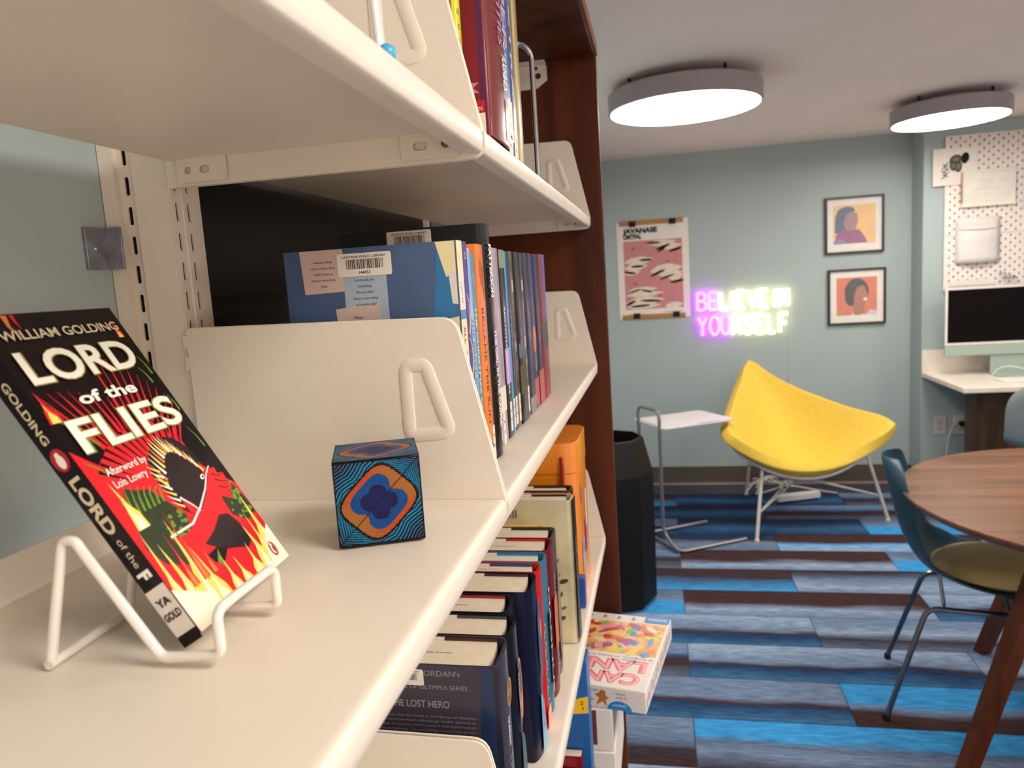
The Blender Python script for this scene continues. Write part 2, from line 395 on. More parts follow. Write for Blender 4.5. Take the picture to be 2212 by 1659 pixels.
# uprights with slotted faces
def upright(y, label, z0=0.0, z1=1.865):
    t = thing('shelf_upright', label, 'shelf upright', (-.43, y, 0), 'slotted uprights of the shelving')
    ya, yb = y+.002, y+.043; n = int((z1-.05)/.0254)
    zs = [.03+.0254*i for i in range(n)]
    # front face looking into the room: two columns of slots
    hol = [slot(yy, z, .003, .016) for z in zs for yy in (ya+.006, ya+.022)]
    def panel(u0, u1, cols, wd=.003):
        """strip split per slot row to keep the faces small"""
        b = B(); return hol
    b = B(); H = .0254
    for z in zs+[zs[-1]+H]:
        za, zb = z-H/2, z+H/2
        hh = [slot(yy, z, .0032, .016) for yy in (ya+.0065, ya+.023)] if z <= zs[-1] else []
        b.prism([(ya, za), (yb, za), (yb, zb), (ya, zb)], (-.4065, 0, 0), (0, 1, 0), (0, 0, 1), .0015, steel, hh)
    b.box((-.4065, ya, 0), (-.405, yb, zs[0]-H/2), steel)
    b.tube([(-.4048, ya+.0145, 0), (-.4048, ya+.0145, zs[-1])], .0009, steel, 6)
    b.build('slotted_face', t, smooth=0)
    BX((-.4395, ya, 0), (-.4067, ya+.0015, z1), steel).build('side_face', t)
    BX((-.4395, yb-.0015, 0), (-.4067, yb, z1), steel).build('side_face', t)
    # recessed slotted web and wall flange
    b = B(); yw = ya+.0055
    for z in zs:
        za, zb = z-H/2, z+H/2
        b.prism([(-.4585, za), (-.4395, za), (-.4395, zb), (-.4585, zb)], (0, yw+.0015, 0), (1, 0, 0), (0, 0, 1), .0015, steel, [slot(-.4498, z, .0040, .016)])
    b.box((-.4585, ya+.0015, 0), (-.457, yw, z1), steel); b.box((-.4395, yw, 0), (-.438, yb-.0016, z1), steel)
    b.build('slotted_web', t, smooth=0)
    B().box((-.4365, ya+.0025, .01), (-.4100, yb-.0025, z1-.002), shadem).box((-.4565, yw+.006, .01), (-.4400, yb, z1-.002), shadem).build('slot_shade', t, smooth=0)  # dark filling added inside the hollow post so its slots look shaded
    BX((-.4712, ya, 0), (-.4572, ya+.0014, z1), steel).build('wall_flange', t)
    return t
upright(YS, 'white slotted steel upright behind the solid divider, clipped to the wall')
upright(Y0, 'white slotted steel upright at the near end of the shelving, outside the picture')
upright(Y1-.045, 'white slotted steel upright at the far end beside the wooden panel')
# wall clip
t = thing('wall_clip', 'grey zinc clip screwed to the wall, holding the slotted upright', 'clip', (-.47, .56, 1.5))
b = B(); b.box((XW+.0003, .548, 1.483), (XW+.0028, .5745, 1.519), zinc); b.build('screw_plate', t, bevel=.0006)
b = B(); b.box((XW+.0003, .5712, 1.483), (-.4615, .5735, 1.519), zinc)
b.build('step_plate', t, bevel=.0006)
b = B(); b.box((-.4615, .5695, 1.483), (-.4525, .5718, 1.519), zinc); b.build('clip_lip', t, bevel=.0006)
B().lathe([(.0032, 0), (.003, .0008), (.0015, .0014), (.0003, .0015)], (XW+.0028, .559, 1.501), chrome, 16, (1, 0, 0)).build('screw', t)

# steel shelves: sheet with rolled front lip and rear flange, end brackets
def thick(pts, t):
    """closed outline of a strip of thickness t to the left of the path"""
    P = [Vector((*p, 0)) for p in pts]; Q = []
    for i in range(len(P)):
        a = (P[i]-P[max(i-1, 0)]); b = (P[min(i+1, len(P)-1)]-P[i]); d = (a.normalized() if a.length else Vector())+(b.normalized() if b.length else Vector()); d.normalize()
        c = max(.5, d.dot((b if b.length else a).normalized())); Q.append((P[i].x-d.y*t/c, P[i].y+d.x*t/c))
    return [tuple(p[:2]) for p in P]+Q[::-1]
def steel_shelf(z, ya, yb, label, rear=True, handle=(True, True)):
    t = thing('steel_shelf', label, 'shelf', (-.27, (ya+yb)/2, z), 'white steel shelves')
    ia, ib = ya+.0028, yb-.0028
    path = [(-.146, z-.0195), (-.134, z-.0205)]+[(-.1325+.0035*math.sin(a), z-.0175-.003*math.cos(a)) for a in (.2, .8, 1.3)]+[(-.1285, z-.012)]+[(-.1335+.005*math.cos(a), z-.0055+.005*math.sin(a)) for a in (.15, .5, .9, 1.3)]+[(-.136, z-.0011), (-.3985, z-.0011)]
    if rear: path += [(-.4008, z+.002), (-.4012, z+.0265)]
    b = B(); b.prism(thick(path, .0011), (0, ib, 0), (1, 0, 0), (0, 0, 1), ib-ia, steel); b.build('shelf_panel', t, smooth=50)
    for i, (y, sgn) in enumerate(((ya, 1), (yb-.0022, -1))):
        out = rpoly([(-.4035, z-.024), (-.149, z-.0245), (-.130, z-.0235), (-.1295, z-.003), (-.1622, z+.1495), (-.4035, z+.1525)], [.001, .004, .009, .012, .016, .004])
        b = B(); b.prism(out, (0, y+.0022, 0), (1, 0, 0), (0, 0, 1), .0022, steel)
        # folded rim along the top and the slanting front edge
        rim = [(p[0], y+.0011, p[1]) for p in out if p[1] > z-.01]
        b.tube(rim, .0013, steel, 6)
        e = b.build('end_bracket', t)
        for dz in (.147, .128, .034, .010): BX((-.4075, y+.0004, z+dz-.011), (-.4036, y+.0018, z+dz), steel).build('hook', e)
        if handle[i]:
            hp = rpoly([(-.2065, z+.113), (-.189, z+.113), (-.1715, z+.0565), (-.2065, z+.054)], [.007, .006, .006, .006], 6)
            b = B(); b.tube([(p[0], y+.0002, p[1]) for p in hp], .0058, steel, 12, True, ((0, 1, 0), .36)); b.build('embossed_handle', e)
    for y, ty in ((ya, ya+.0028), (yb, yb-.0056)):
        for xa, xb, hs in ((-.391, -.3455, [circ(-.381, z-.0115, .0032, 12), slot(-.3655, z-.0115, .0095, .0062)]), (-.194, -.1475, [slot(-.178, z-.0115, .0115, .0066), circ(-.1575, z-.0115, .003, 12)])):
            p = rpoly([(xa, z-.0215), (xb, z-.0215), (xb, z-.002), (xa, z-.002)], [.003, .003, 0, 0])
            plate(p, hs, ty, .0014, steel).build('bolt_tab', t, bevel=.0004)
    B().lathe([(.0029, 0), (.0029, .0022), (.0016, .003)], (-.1575, yb-.0056, z-.0115), M('brass_screw', (130, 105, 60), .35, metal=1), 12, (0, -1, 0)).build('screw', t)
    return t
steel_shelf(ZL['A'], Y0, YS-.0002, 'white steel shelf at the very top of the picture, seen from below')
steel_shelf(ZL['A'], YS+.0024, Y1, 'white steel shelf holding the crimson book and the chrome bookend')
steel_shelf(ZL['B'], Y0, YS-.0002, 'large cream-white steel shelf in front with the cube and the book stand on it')
steel_shelf(ZL['B'], YS+.0024, Y1, 'white steel shelf holding the row of upright paperbacks')
steel_shelf(ZL['C'], Y0, YS-.0002, 'white steel shelf below the cube, only its rounded divider showing')
steel_shelf(ZL['C'], YS+.0024, Y1, 'white steel shelf holding the hardbacks and the orange game canister')
steel_shelf(ZL['D'], Y0, YS-.0002, 'white steel shelf low in the near bay, hidden from view')
steel_shelf(ZL['D'], YS+.0024, Y1, 'low white steel shelf under the hardbacks holding the board games')
t = thing('shelving_plinth', 'white steel base of the shelving', 'shelf base', (-.28, .57, 0))
BX((-.40, Y0, 0), (-.135, Y1, .10), steel).build('plinth', t, bevel=.002)
t = thing('shade_board', 'dark glossy board added for the shade behind the row of paperbacks', 'shade board', (-.46, 1.06, .1))
BX((-.4705, .624, .101), (-.462, 1.459, 1.872), M('dark_shade_board', (22, 13, 13), .4, var=.3, vs=5, spec=.3)).build('board', t)  # added dark board; its colour carries the shade on the wall behind

# ================================================================== BOOKS
def cov(name, rgb, gloss=True):
    rgb = tuple(max(4, min(255, (c-108)*1.16+100)) for c in rgb)
    return M('cover_'+name, rgb, .34 if gloss else .5, var=.10, vs=25, coat=.22 if gloss else 0, spec=.25)
def book(name, label, y0, y1, z0, h, xs, depth, mat, hard=False, group=None, back=None, flap=None, tilt=0, cat='book'):
    """upright book, spine towards +X; returns its Empty"""
    t = thing(name, label, cat, (xs-depth/2, (y0+y1)/2, z0), group)
    th = .0026 if hard else .0007; w_ = y1-y0; xb = xs-depth; r = min(w_*.35, .005 if hard else .0012)
    bul = min(.0035, w_*.12) if hard else 0
    op = [(xb, y0), (xs-r-bul, y0)]+[(xs-r-bul+(r+bul)*math.sin(PI*k/12), y0+w_/2-(w_/2)*math.cos(PI*k/12)) for k in range(1, 12)] if hard else [(xb, y0), (xs-r, y0), (xs-r*.3, y0+r*.3), (xs, y0+r), (xs, y1-r), (xs-r*.3, y1-r*.3), (xs-r, y1)]
    if hard: op += [(xs-r-bul, y1)]
    op += [(xb, y1)]; ip = [(xb, y1-th), (xs-r-bul-.001, y1-th), (xs-th-.0012 if hard else xs-th, y1-th-r*.6), (xs-th-.0012 if hard else xs-th, y0+th+r*.6), (xs-r-bul-.001, y0+th), (xb, y0+th)]
    b = B(); b.prism(op+ip, (0, 0, z0), (1, 0, 0), (0, 1, 0), h, mat); b.build('cover', t, smooth=35)
    ins = .0035 if hard else .0004; fe = .004 if hard else .0006
    xi = xs-th-.004-bul if hard else xs-th-.0003
    zt = z0+h-ins; ytop = y1-th-(.0022 if flap else .0002)
    b = B(); b.prism([(xb+fe, y0+th+.0002), (xi-r*.5, y0+th+.0002), (xi, (y0+y1)/2), (xi-r*.5, ytop), (xb+fe, ytop)], (0, 0, z0+ins), (1, 0, 0), (0, 1, 0), h-2*ins, paper); b.build('pages', t)
    if flap:
        BX((xi-.055, ytop+.0002, z0+ins), (xi-.002, y1-th-.0001, z0+h-.0008), flap).build('jacket_flap', t)
        BX((xi-.10, ytop+.0002, z0+ins), (xi-.0555, y1-th-.0001, z0+h-.0008), cream).build('endpaper', t)
    return t
def sticker(t, x, y, z, w_=.011, h=.034, lines=('YA', 'FIC')):
    """white spine label with black marks"""
    p = P_spine(x, y, z); p.l = .0003
    p.rect(0, -w_*500, h*1000, w_*500, cream, r=1.5)
    p2 = P_plusX(x, y, z); p2.l = .0005
    for i, s_ in enumerate(lines): p2.text(s_, 0, -h*1000*(.35+.3*i), min(3.2, w_*330), black, 'c', bold=.01)
    p.b.v += p2.b.v; k = len(p.b.v)-len(p2.b.v)
    for f, m in zip(p2.b.f, p2.b.m): p.b.f.append([a+k for a in f]); p.b.m.append(p.b.mi(p2.b.mats[m]))
    return p.build('spine_label', t)
def barcode(t, x, y, z, w_=49, num='144453', head='LANTANA PUBLIC LIBRARY'):
    p = P_minusY(x, y, z); p.l = .0006; h = w_*.40
    p.rect(0, 0, w_, h, cream, r=2); p.text(head, w_/2, h*.80, h*.10, black, 'c', bold=.02, width=w_*.80)
    rs = random.Random(3); xx = w_*.16
    while xx < w_*.84:
        bw = rs.choice((.25, .25, .5, .8))*w_/49; p.rect(xx, h*.32, xx+bw, h*.74, black); p.l -= p.d; xx += bw+rs.choice((.25, .3, .5, .7))*w_/49
    p.l += p.d; p.text(num, w_/2, h*.10, h*.14, black, 'c', bold=.015); return p.build('barcode_label', t)
zb = ZL['B']+.0004; X_ = -.170; G = 'upright paperbacks on the middle shelf'; H = .2125
# 1 blue book with notes on its back cover
bk = cov('sky_blue', (80, 98, 128)); t = book('paperback', 'blue paperback with pasted paper notes and barcode on its back cover', .5985, .618, zb, H, -.163, .155, bk, group=G)
p = P_minusY(-.318, .5985, zb); q = lambda x, z: ((x+.318)*1000, (z-zb)*1000)
pk = M('pink_note', (206, 178, 166), .6); lbn = M('pale_blue_note', (164, 178, 190), .6); ink = M('brown_ink', (52, 32, 36), .6, var=0)
deep = M('bright_blue_print', (52, 122, 172), .3); yel = M('pale_yellow_print', (240, 226, 170), .4)
p.poly([(128, 30), (152, 30), (152, 212), (139, 212), (132, 150)], deep)
p.poly([q(-.303, 1.4875), q(-.2635, 1.4875), q(-.260, 1.4535), (q(-.262, 1.4515)), q(-.301, 1.4505)], pk)
p.poly([q(-.2645, 1.476), q(-.2255, 1.476), q(-.2255, 1.424), q(-.2645, 1.424)], lbn)
p.poly([q(-.274, 1.4365), q(-.2345, 1.4405), q(-.2325, 1.423), q(-.273, 1.423)], pk)
p.poly([q(-.181, 1.4875), q(-.1642, 1.4875), q(-.1642, 1.463), q(-.173, 1.458)], yel)
p.poly([q(-.171, 1.462), q(-.1642, 1.464), q(-.1642, 1.435), q(-.169, 1.436)], cream)
p.poly([q(-.178, 1.4225), q(-.1642, 1.425), q(-.1642, 1.28), q(-.19, 1.28)], yel)
p.build('cover_notes', t)
p = P_minusY(-.318, .5985, zb); p.l = .00045
for i, s_ in enumerate(['I was just sitting', 'there, on the railing', "I didn't come up", 'here to\u2014you know.', 'Jump.']):
    x, z = q(-.2825, 1.4765-i*.0051); p.text(s_, x, z, 2.0, ink, 'c')
for i, s_ in enumerate(['Let me ask you', 'something.', 'Do you think', "there's such a thing", 'as a perfect day?']):
    x, z = q(-.2455, 1.4595-i*.0052); p.text(s_, x, z, 2.1, ink, 'c')
x, z = q(-.2535, 1.4275); p.text('What?', x, z, 2.4, ink, 'c'); p.build('cover_lettering', t)
barcode(t, -.2688, .5985, 1.4635)
p = P_spine(-.163, .608, zb+H)
p.rect(0, -9, 28, 9, yel); p.rect(28, -9, 58, 9, cream); p.rect(58, -9, 66, 9, deep); p.rect(66, -9, 212, 9, yel)
p.text('N', 14, -3, 5, M('orange_ink', (232, 150, 70), .5), 'c'); p.line([(34, -3), (40, 3), (38, -4), (46, 2)], .8, black); p.ell(50, 0, 2.2, 2.2, black); p.ell(50, 0, 1.6, 1.6, cream)
p.text('ALL  THE  BRIGHT  PLACES', 72, -2.6, 6, M('navy_ink', (30, 34, 60), .5), bold=.01, width=110); p.build('spine_lettering', t)
# 2 purple
t = book('paperback', 'purple paperback with yellow curling shapes on its spine', .6195, .636, zb, H, -.1635, .14, cov('purple', (92, 78, 148)), group=G)
p = P_spine(-.1635, .628, zb+H); yy = M('yellow_shape', (248, 208, 70), .4)
for k in range(4): p.line([(45+k*38, -3), (52+k*38, 3), (62+k*38, 4.5), (72+k*38, 3), (80+k*38, -2)], (1.2, 3.4), yy)
p.ell(12, 0, 3, 3, yy); p.ell(12, 0, 2.2, 2.2, MATS['cover_purple']); p.build('spine_print', t)
# 3 pale blue with navy back
t = book('paperback', 'pale blue paperback with a navy back cover, beside the purple one', .638, .655, zb, H-.005, -.1655, .138, cov('pale_blue', (160, 186, 222)), group=G)
P_minusY(-.3035, .638, zb).rect(0, 0, 137, 207, M('navy_print', (12, 24, 66), .35)).build('back_cover_print', t)
P_spine(-.1655, .6465, zb+H-.005).text('THE GREAT FINDS OF US', 62, -2.4, 5, M('slate_ink', (70, 90, 120), .5), width=110, shear=.1).build('spine_lettering', t)
# 4 teal
t = book('paperback', 'teal paperback with white title capitals, left of the orange book', .657, .672, zb, H-.0095, -.1665, .138, cov('teal', (84, 150, 168)), group=G)
P_spine(-.1665, .6645, zb+H-.0095).text('THE CHRISTMAS CLASH', 48, -2.6, 5.6, white, width=118, bold=.015).line([(18, -3), (24, 3), (28, 0)], .8, white).build('spine_lettering', t)
# 5 orange
t = book('paperback', 'orange paperback with large dark title letters, left of the tall black book', .6735, .7045, zb, H, -.1655, .150, cov('orange', (226, 132, 64)), group=G)
p = P_spine(-.1655, .689, zb+H); p.ell(26, 2, 13, 6, M('red_disc', (192, 70, 44), .4), rot=.1); p.line([(22, 8), (34, 6), (46, 10)], 2, M('smoky_ink', (90, 50, 50), .5))
p.text('BECAME THE SUN', 60, -4.2, 8.4, M('brown_black_ink', (60, 22, 26), .5), width=112); p.poly([(188, -15), (194, -8), (190, 0), (196, 8), (189, 15), (212, 15), (212, -15)], black); p.build('spine_print', t)
sticker(t, -.1655, .700, zb+.036, .010)
# 6 black tall
t = book('hardback', 'tall black hardback with large white capitals on its spine, among paperbacks', .706, .7425, zb, .2335, -.1635, .150, cov('black', (20, 14, 18)), True, group=G)
p = P_spine(-.1632, .724, zb+.2335); p.l = .0012; p.text('PATTERSON', 20, -8, 11, white, width=52, bold=.04); p.text('THE GIRL IN THE CASTLE', 104, -6, 9, white, width=98, bold=.03); p.build('spine_lettering', t)
barcode(t, -.262, .7055, 1.4885, 46)
sticker(t, -.1620, .737, zb+.042, .011)
data = [  # label, y0,y1,h, xs, colour, title, title colour
 ('dull red paperback with pink script title, right of the tall black book', .745, .765, .205, -.171, (168, 92, 84), 'BLINDSIDE', (240, 180, 170), 9),
 ('thick lilac-grey paperback with tiny text on its spine', .767, .797, H, -.171, (176, 160, 170), 'they both die at the end', (80, 60, 70), 3),
 ('black paperback with olive head and white title capitals', .799, .828, H-.001, -.1705, (40, 34, 34), 'ARISTOTLE DISCOVERS', (245, 240, 230), 6.5),
 ('bright sky-blue paperback, thinnest in the row', .8295, .842, H-.002, -.171, (70, 158, 206), '', (0, 0, 0), 3),
 ('charcoal paperback right beside the thin sky-blue one', .8435, .862, H-.002, -.1715, (56, 52, 62), 'THE STARS', (150, 150, 160), 3),
 ('silver-grey streaked paperback next to the charcoal one', .8635, .882, H-.001, -.1715, (120, 106, 100), 'OUTSIDE', (40, 30, 30), 5),
 ('black and dark green paperback reaching lower in front', .8835, .925, H-.001, -.1700, (20, 24, 20), 'NIGHTFALL', (60, 80, 50), 6),
 ('brown speckled paperback with white spine label', .9265, .948, H-.001, -.1715, (104, 78, 62), 'WILD', (220, 200, 180), 4),
 ('navy paperback with thin grey foot', .9495, .992, H, -.1710, (26, 40, 78), 'THE DEEP', (90, 110, 150), 5),
 ('violet-blue paperback with orange patch, third from the divider', .9935, 1.028, H, -.1715, (62, 56, 110), 'ASHES', (200, 120, 60), 6),
 ('pink-footed navy paperback, second from the far divider', 1.0295, 1.072, H, -.1705, (48, 40, 84), 'EMBERS', (190, 80, 90), 6),
 ('red and violet paperback, last in the row by the far divider', 1.0735, 1.128, H+.001, -.1700, (140, 40, 48), 'ELSEWHERE', (90, 80, 150), 8)]
for i, (lb, a, b_, h, xs, c, ti, tcx, ts) in enumerate(data):
    t = book('paperback', lb, a, b_, zb, h, xs, .14, cov('row%d' % i, c), group=G); w_ = (b_-a)*1000
    p = P_spine(xs, (a+b_)/2, zb+h); tm = M('row_ink%d' % i, tcx, .5, var=0)
    if i == 2: p.rect(0, -w_/2+.6, 20, w_/2-.6, M('olive_print', (140, 142, 108), .4)); p.rect(110, -w_/2+3, 150, w_/2-1, M('lilac_print', (196, 150, 206), .4))
    if i == 1: p.rect(150, -w_/2+.4, 178, w_/2-.4, cream)
    if i == 0: p.rect(0, -w_/2+.5, 28, w_/2-.5, M('grey_brown_print', (120, 100, 96), .4))
    if i == 6: p.rect(140, -w_/2+.5, 175, w_/2-.5, M('green_brown_print', (58, 62, 34), .4)); p.rect(112, -w_/2+.5, 130, w_/2-.5, M('steel_blue_print', (60, 92, 112), .4))
    if i == 8: p.rect(192, -w_/2+.5, h*1000, w_/2-.5, M('grey_foot', (130, 130, 136), .4))
    if i == 9: p.ell(118, 0, 20, w_*.35, M('orange_patch', (210, 120, 50), .4)); p.ell(150, 3, 14, w_*.3, M('green_patch', (70, 110, 96), .4)); p.rect(172, -w_/2+.5, 210, w_/2-.5, M('rose_patch', (186, 82, 84), .4))
    if i == 10: p.rect(165, -w_/2+.5, 212, w_/2-.5, M('rose_patch', (186, 82, 84), .4))
    if i == 11: p.rect(0, 0, 95, w_/2-.5, M('violet_patch', (96, 80, 160), .4)); p.rect(100, -w_/2+.5, 140, w_/2-.5, M('dark_patch', (50, 30, 44), .4))
    if i == 5 or i == 7:
        for k in range(7): p.rect(10+k*24, -w_*.3+(k % 3)*2, 24+k*24, w_*.2+(k % 2)*2, M('speckle%d' % (k % 3), [(60, 46, 44), (190, 170, 150), (150, 110, 80)][k % 3], .4))
    if ti: p.text(ti, 62 if i != 1 else 90, -ts*.5, ts, tm, width=(100 if i != 1 else 50), bold=.015, shear=.25 if i == 0 else 0)
    p.build('spine_print', t)
    if i in (0, 2, 3, 4, 5, 7): sticker(t, xs, (a+b_)/2+.002, zb+.040, min(.011, (b_-a)*.8))
# folded white sign / bookend at the end of the row
t = thing('bookend', 'white bent bookend standing against the last paperback', 'bookend', (-.24, 1.17, zb))
b = B(); b.prism(rpoly([(-.31, zb), (-.196, zb), (-.205, zb+.10), (-.215, zb+.13), (-.30, zb+.13)], [0, 0, .01, .012, .01]), (0, 1.1312, 0), (1, 0, 0), (0, 0, 1), .0012, cardw); b.build('upright_plate', t)
BX((-.31, 1.1315, zb), (-.198, 1.215, zb+.0012), cardw).build('foot_plate', t)

# ---- top shelf books
za = ZL['A']+.0004; G = 'upright books on the top shelf'
t = book('graphic_novel', 'charcoal book with red hand-drawn letters, first past the top divider', .580, .594, za, .235, -.151, .15, cov('charcoal', (62, 56, 58)), group=G)
P_spine(-.151, .587, za+.235).text('Saving the Queen of Girls', 40, -3, 6, M('red_ink', (206, 56, 52), .5), width=180, bold=.02).build('spine_lettering', t)
t = book('graphic_novel', 'bright yellow book with multicoloured letters down its spine', .5955, .611, za, .235, -.1485, .15, cov('lemon', (250, 226, 70)), group=G)
p = P_spine(-.1485, .603, za+.235)
for k, (s_, c) in enumerate((('E', (60, 60, 150)), ('m', (60, 60, 150)), ('e', (40, 50, 130)), ('r', (60, 40, 110)), ('a', (60, 60, 150)), ('l', (60, 60, 150)), (' S', (90, 160, 120)), ('q', (90, 160, 120)), ('u', (60, 150, 140)), ('a', (170, 170, 60)), ('r', (210, 150, 50)), ('e', (90, 150, 120)))):
    p.text(s_, 58+k*11.5, -3.2, 7, M('let%d' % k, c, .5, var=0), bold=.02)
p.build('spine_lettering', t)
crim = cov('crimson', (122, 8, 22)); t = book('hardback', 'thick glossy crimson hardback with pink title letters on its spine', .6145, .703, za, .225, -.1272, .168, crim, True, group=G)
p = P_minusY(-.29, .6145, za)
for i, s_ in enumerate(['When everyone\u2019s facing a', 'battle with the biggest', 'question might be']): p.text(s_, 149, 133-i*8.4, 4.2, white, 'r')
p.poly([(122, 34), (152, 34), (147, 38), (152, 42), (122, 42)], M('pink_ribbon', (214, 120, 150), .5)); p.rect(120, 18, 156, 28, M('red_block', (190, 16, 44), .4)); p.text('ALADDIN/KIDS', 154, 20, 3, white, 'r'); p.rect(120, 0, 156, 18, cream); p.build('cover_lettering', t)
P_minusY(-.1375, .6146, za).rect(0, 0, 5, 224, M('purple_fold', (88, 30, 76), .3)).build('cover_fold', t)
pp = M('pink_foil', (226, 160, 200), .35, var=0); p = P_spine(-.1272, .668, za+.225); p.l = .0012
p.text('KEEPER', 26, -1, 21, pp, width=118, bold=.0); p.text('OF THE', 26, -15, 7, pp, width=22); p.text('LOST CITIES', 52, -19, 15, pp, width=92); p.text('FLASHBACK', 150, -8, 17, white, width=30, bold=.03); p.build('spine_lettering', t)
sticker(t, -.1262, .683, za+.042, .022, .036, ('J', 'F', 'MES'))
data = [('olive-brown hardback with silver capitals, right of the crimson book', .7045, .726, .222, -.140, (84, 74, 62), 'FORTRESS', (176, 160, 150), 12),
        ('dark teal book with bright blue capitals', .7275, .750, .226, -.142, (40, 60, 90), 'AMULET', (70, 150, 210), 12),
        ('blue illustrated book with pale title', .7515, .783, .224, -.143, (50, 110, 180), 'THE LEGEND', (150, 200, 230), 10),
        ('slate blue book squeezed near the chrome bookend', .7845, .818, .215, -.1435, (70, 84, 120), 'EXTRAS', (200, 200, 210), 10),
        ('straw yellow thin book beside the chrome bookend', .8195, .836, .205, -.1425, (206, 178, 104), '', (0, 0, 0), 5),
        ('pale grey book touching the chrome bookend', .8375, .866, .20, -.1460, (166, 156, 150), 'QUEST', (90, 80, 90), 8)]
for i, (lb, a, b_, h, xs, c, ti, tcx, ts) in enumerate(data):
    t = book('hardback', lb, a, b_, za, h, xs, .14, cov('top%d' % i, c), group=G); w_ = (b_-a)*1000
    p = P_spine(xs, (a+b_)/2, za+h); tm = M('top_ink%d' % i, tcx, .5, var=0)
    if i in (0, 1, 2): p.rect(172, -w_/2+1, 205, w_/2-1, M('label_film%d' % i, [(160, 170, 200), (230, 225, 235), (220, 226, 240)][i], .2, coat=1))
    if ti: p.text(ti, 30, -ts*.5, ts, tm, width=130, bold=.02)
    p.build('spine_print', t)
    if i < 4: sticker(t, xs, (a+b_)/2, za+.038, (b_-a)*.6)
t = thing('wire_bookend', 'chrome wire bookend behind the top shelf books', 'bookend', (-.16, .9, za))
b = B(); b.tube(fillet([(-.139, .915, za+.0025), (-.139, .915, za+.150), (-.150, .895, za+.156), (-.245, .895, za+.156), (-.252, .915, za+.150), (-.252, .915, za+.0025)], .012), .0032, chrome, 10); b.build('wire_loop', t)
b = B(); b.tube(fillet([(-.139, .915, za+.0032), (-.139, 1.0, za+.0032), (-.252, 1.0, za+.0032), (-.252, .915, za+.0032)], .012), .003, chrome, 10); b.build('wire_foot', t)
# stick with blue ball on near top shelf
t = thing('sign_holder', 'slim white stick with a small blue ball end on the top shelf', 'stick', (-.142, .40, za))
B().tube([(-.150, .42, za+.008), (-.156, .425, za+.12)], .0045, whitepl, 10, sq=((1, 0, 0), .5)).build('stick', t)
B().ball((-.1395, .4, za+.0055), .0052, M('blue_ball', (70, 170, 214), .3, var=0)).build('ball_end', t)

# ---- lower shelf: hardbacks seen from above
zc = ZL['C']+.0004; G = 'upright hardbacks on the lower shelf'
fl = lambda n, c: M('flap_'+n, c, .35, var=.05)
lh = cov('slate', (72, 66, 78)); t = book('hardback', 'large slate hardback with silver title lettering on its back cover', .5995, .6575, zc, .2045, -.1525, .17, lh, True, G, flap=fl('maroon', (76, 30, 30)))
lh2 = M('silver_ink', (150, 140, 138), .4, var=0)
p = P_minusY(-.3225, .5995, zc)
p.poly([(145, 0), (157, 0), (166, 0), (166, 203), (154, 203), (151, 150)], M('navy_fold', (20, 44, 84), .3)); p.rect(165, 0, 170, 204, M('night_blue', (26, 22, 44), .3))
p.text("RICK RIORDAN's", 134, 194, 5.5, lh2, 'r', width=62); p.text('THE HEROES OF OLYMPUS SERIES', 140, 181, 4.2, lh2, 'r', width=92); p.text('THE LOST HERO', 122, 163, 7, lh2, 'r', width=58, bold=.01)
for i, s_ in enumerate(['Fans can rest easy: this first book in the Heroes of Olympus', 'series is a fast-paced adventure with enough familiar elements to', 'hook those eager to revisit his modern world of mythological mayhem', 'and his three protagonists. The storytelling is as polished as ever.']): p.text(s_, 146, 153-i*4.6, 2.4, lh2, 'r', width=110)
p.build('cover_lettering', t); barcode(t, -.262, .5995, zc+.1845, 39, '144021')
p = P_spine(-.1535, .628, zc+.2045); p.l = .0012; p.ell(44, 8, 14, 10, M('gold_medal', (196, 142, 70), .35)); p.ell(44, 8, 11.5, 8, M('dark_gold', (140, 92, 50), .4)); p.text('S', 41, 3, 9, M('gold_line', (226, 190, 120), .35)); p.text('RIORDAN', 64, -4, 6.5, white, width=28, bold=.02); p.text('THE LOST HERO', 100, -7, 13, lh2, width=120); p.build('spine_print', t)
P_top = lambda x, y, z: Pr((x, y, z), (-1, 0, 0), (0, -1, 0))
def stamp(t, x, y, z, s_='Lantana Public Library', w_=44): P_top(x, y, z).text(s_, 0, 0, 3.2, M('stamp_ink', (90, 76, 80), .6, var=0), width=w_).build('page_stamp', t)
stamp(t, -.205, .630, zc+.2012)
data = [('black hardback with an orange-pink flame image, second from the near divider', .6595, .7075, .2035, -.1535, (24, 22, 30), fl('grey', (62, 62, 66)), 'MARK OF ATHENA', (120, 110, 120), 9),
        ('shorter navy hardback with a red flap, third from the near divider', .7095, .757, .2035, -.1655, (22, 22, 46), fl('red', (150, 34, 40)), 'HOUSE OF', (70, 70, 110), 9),
        ('thick black-blue hardback with ice blue foot', .759, .817, .2040, -.1500, (18, 20, 54), fl('plum', (50, 36, 50)), 'SON OF NEPTUNE', (90, 100, 150), 10),
        ('red hardback with gold curls on its spine', .819, .850, .2030, -.1510, (198, 38, 34), fl('navy', (22, 76, 124)), '', (240, 190, 70), 9),
        ('teal hardback with black lower spine', .852, .886, .2030, -.1495, (66, 122, 140), fl('azure', (34, 126, 180)), 'MAGNUS', (230, 230, 220), 8),
        ('dark red hardback with an orange spine band', .888, .938, .2030, -.1485, (116, 22, 32), fl('brick', (178, 40, 30)), 'SWORD OF SUMMER', (210, 170, 150), 8),
        ('smoky grey hardback next to the parchment book', .940, .990, .2000, -.1515, (92, 82, 76), fl('black', (40, 36, 34)), '', (150, 140, 130), 8)]
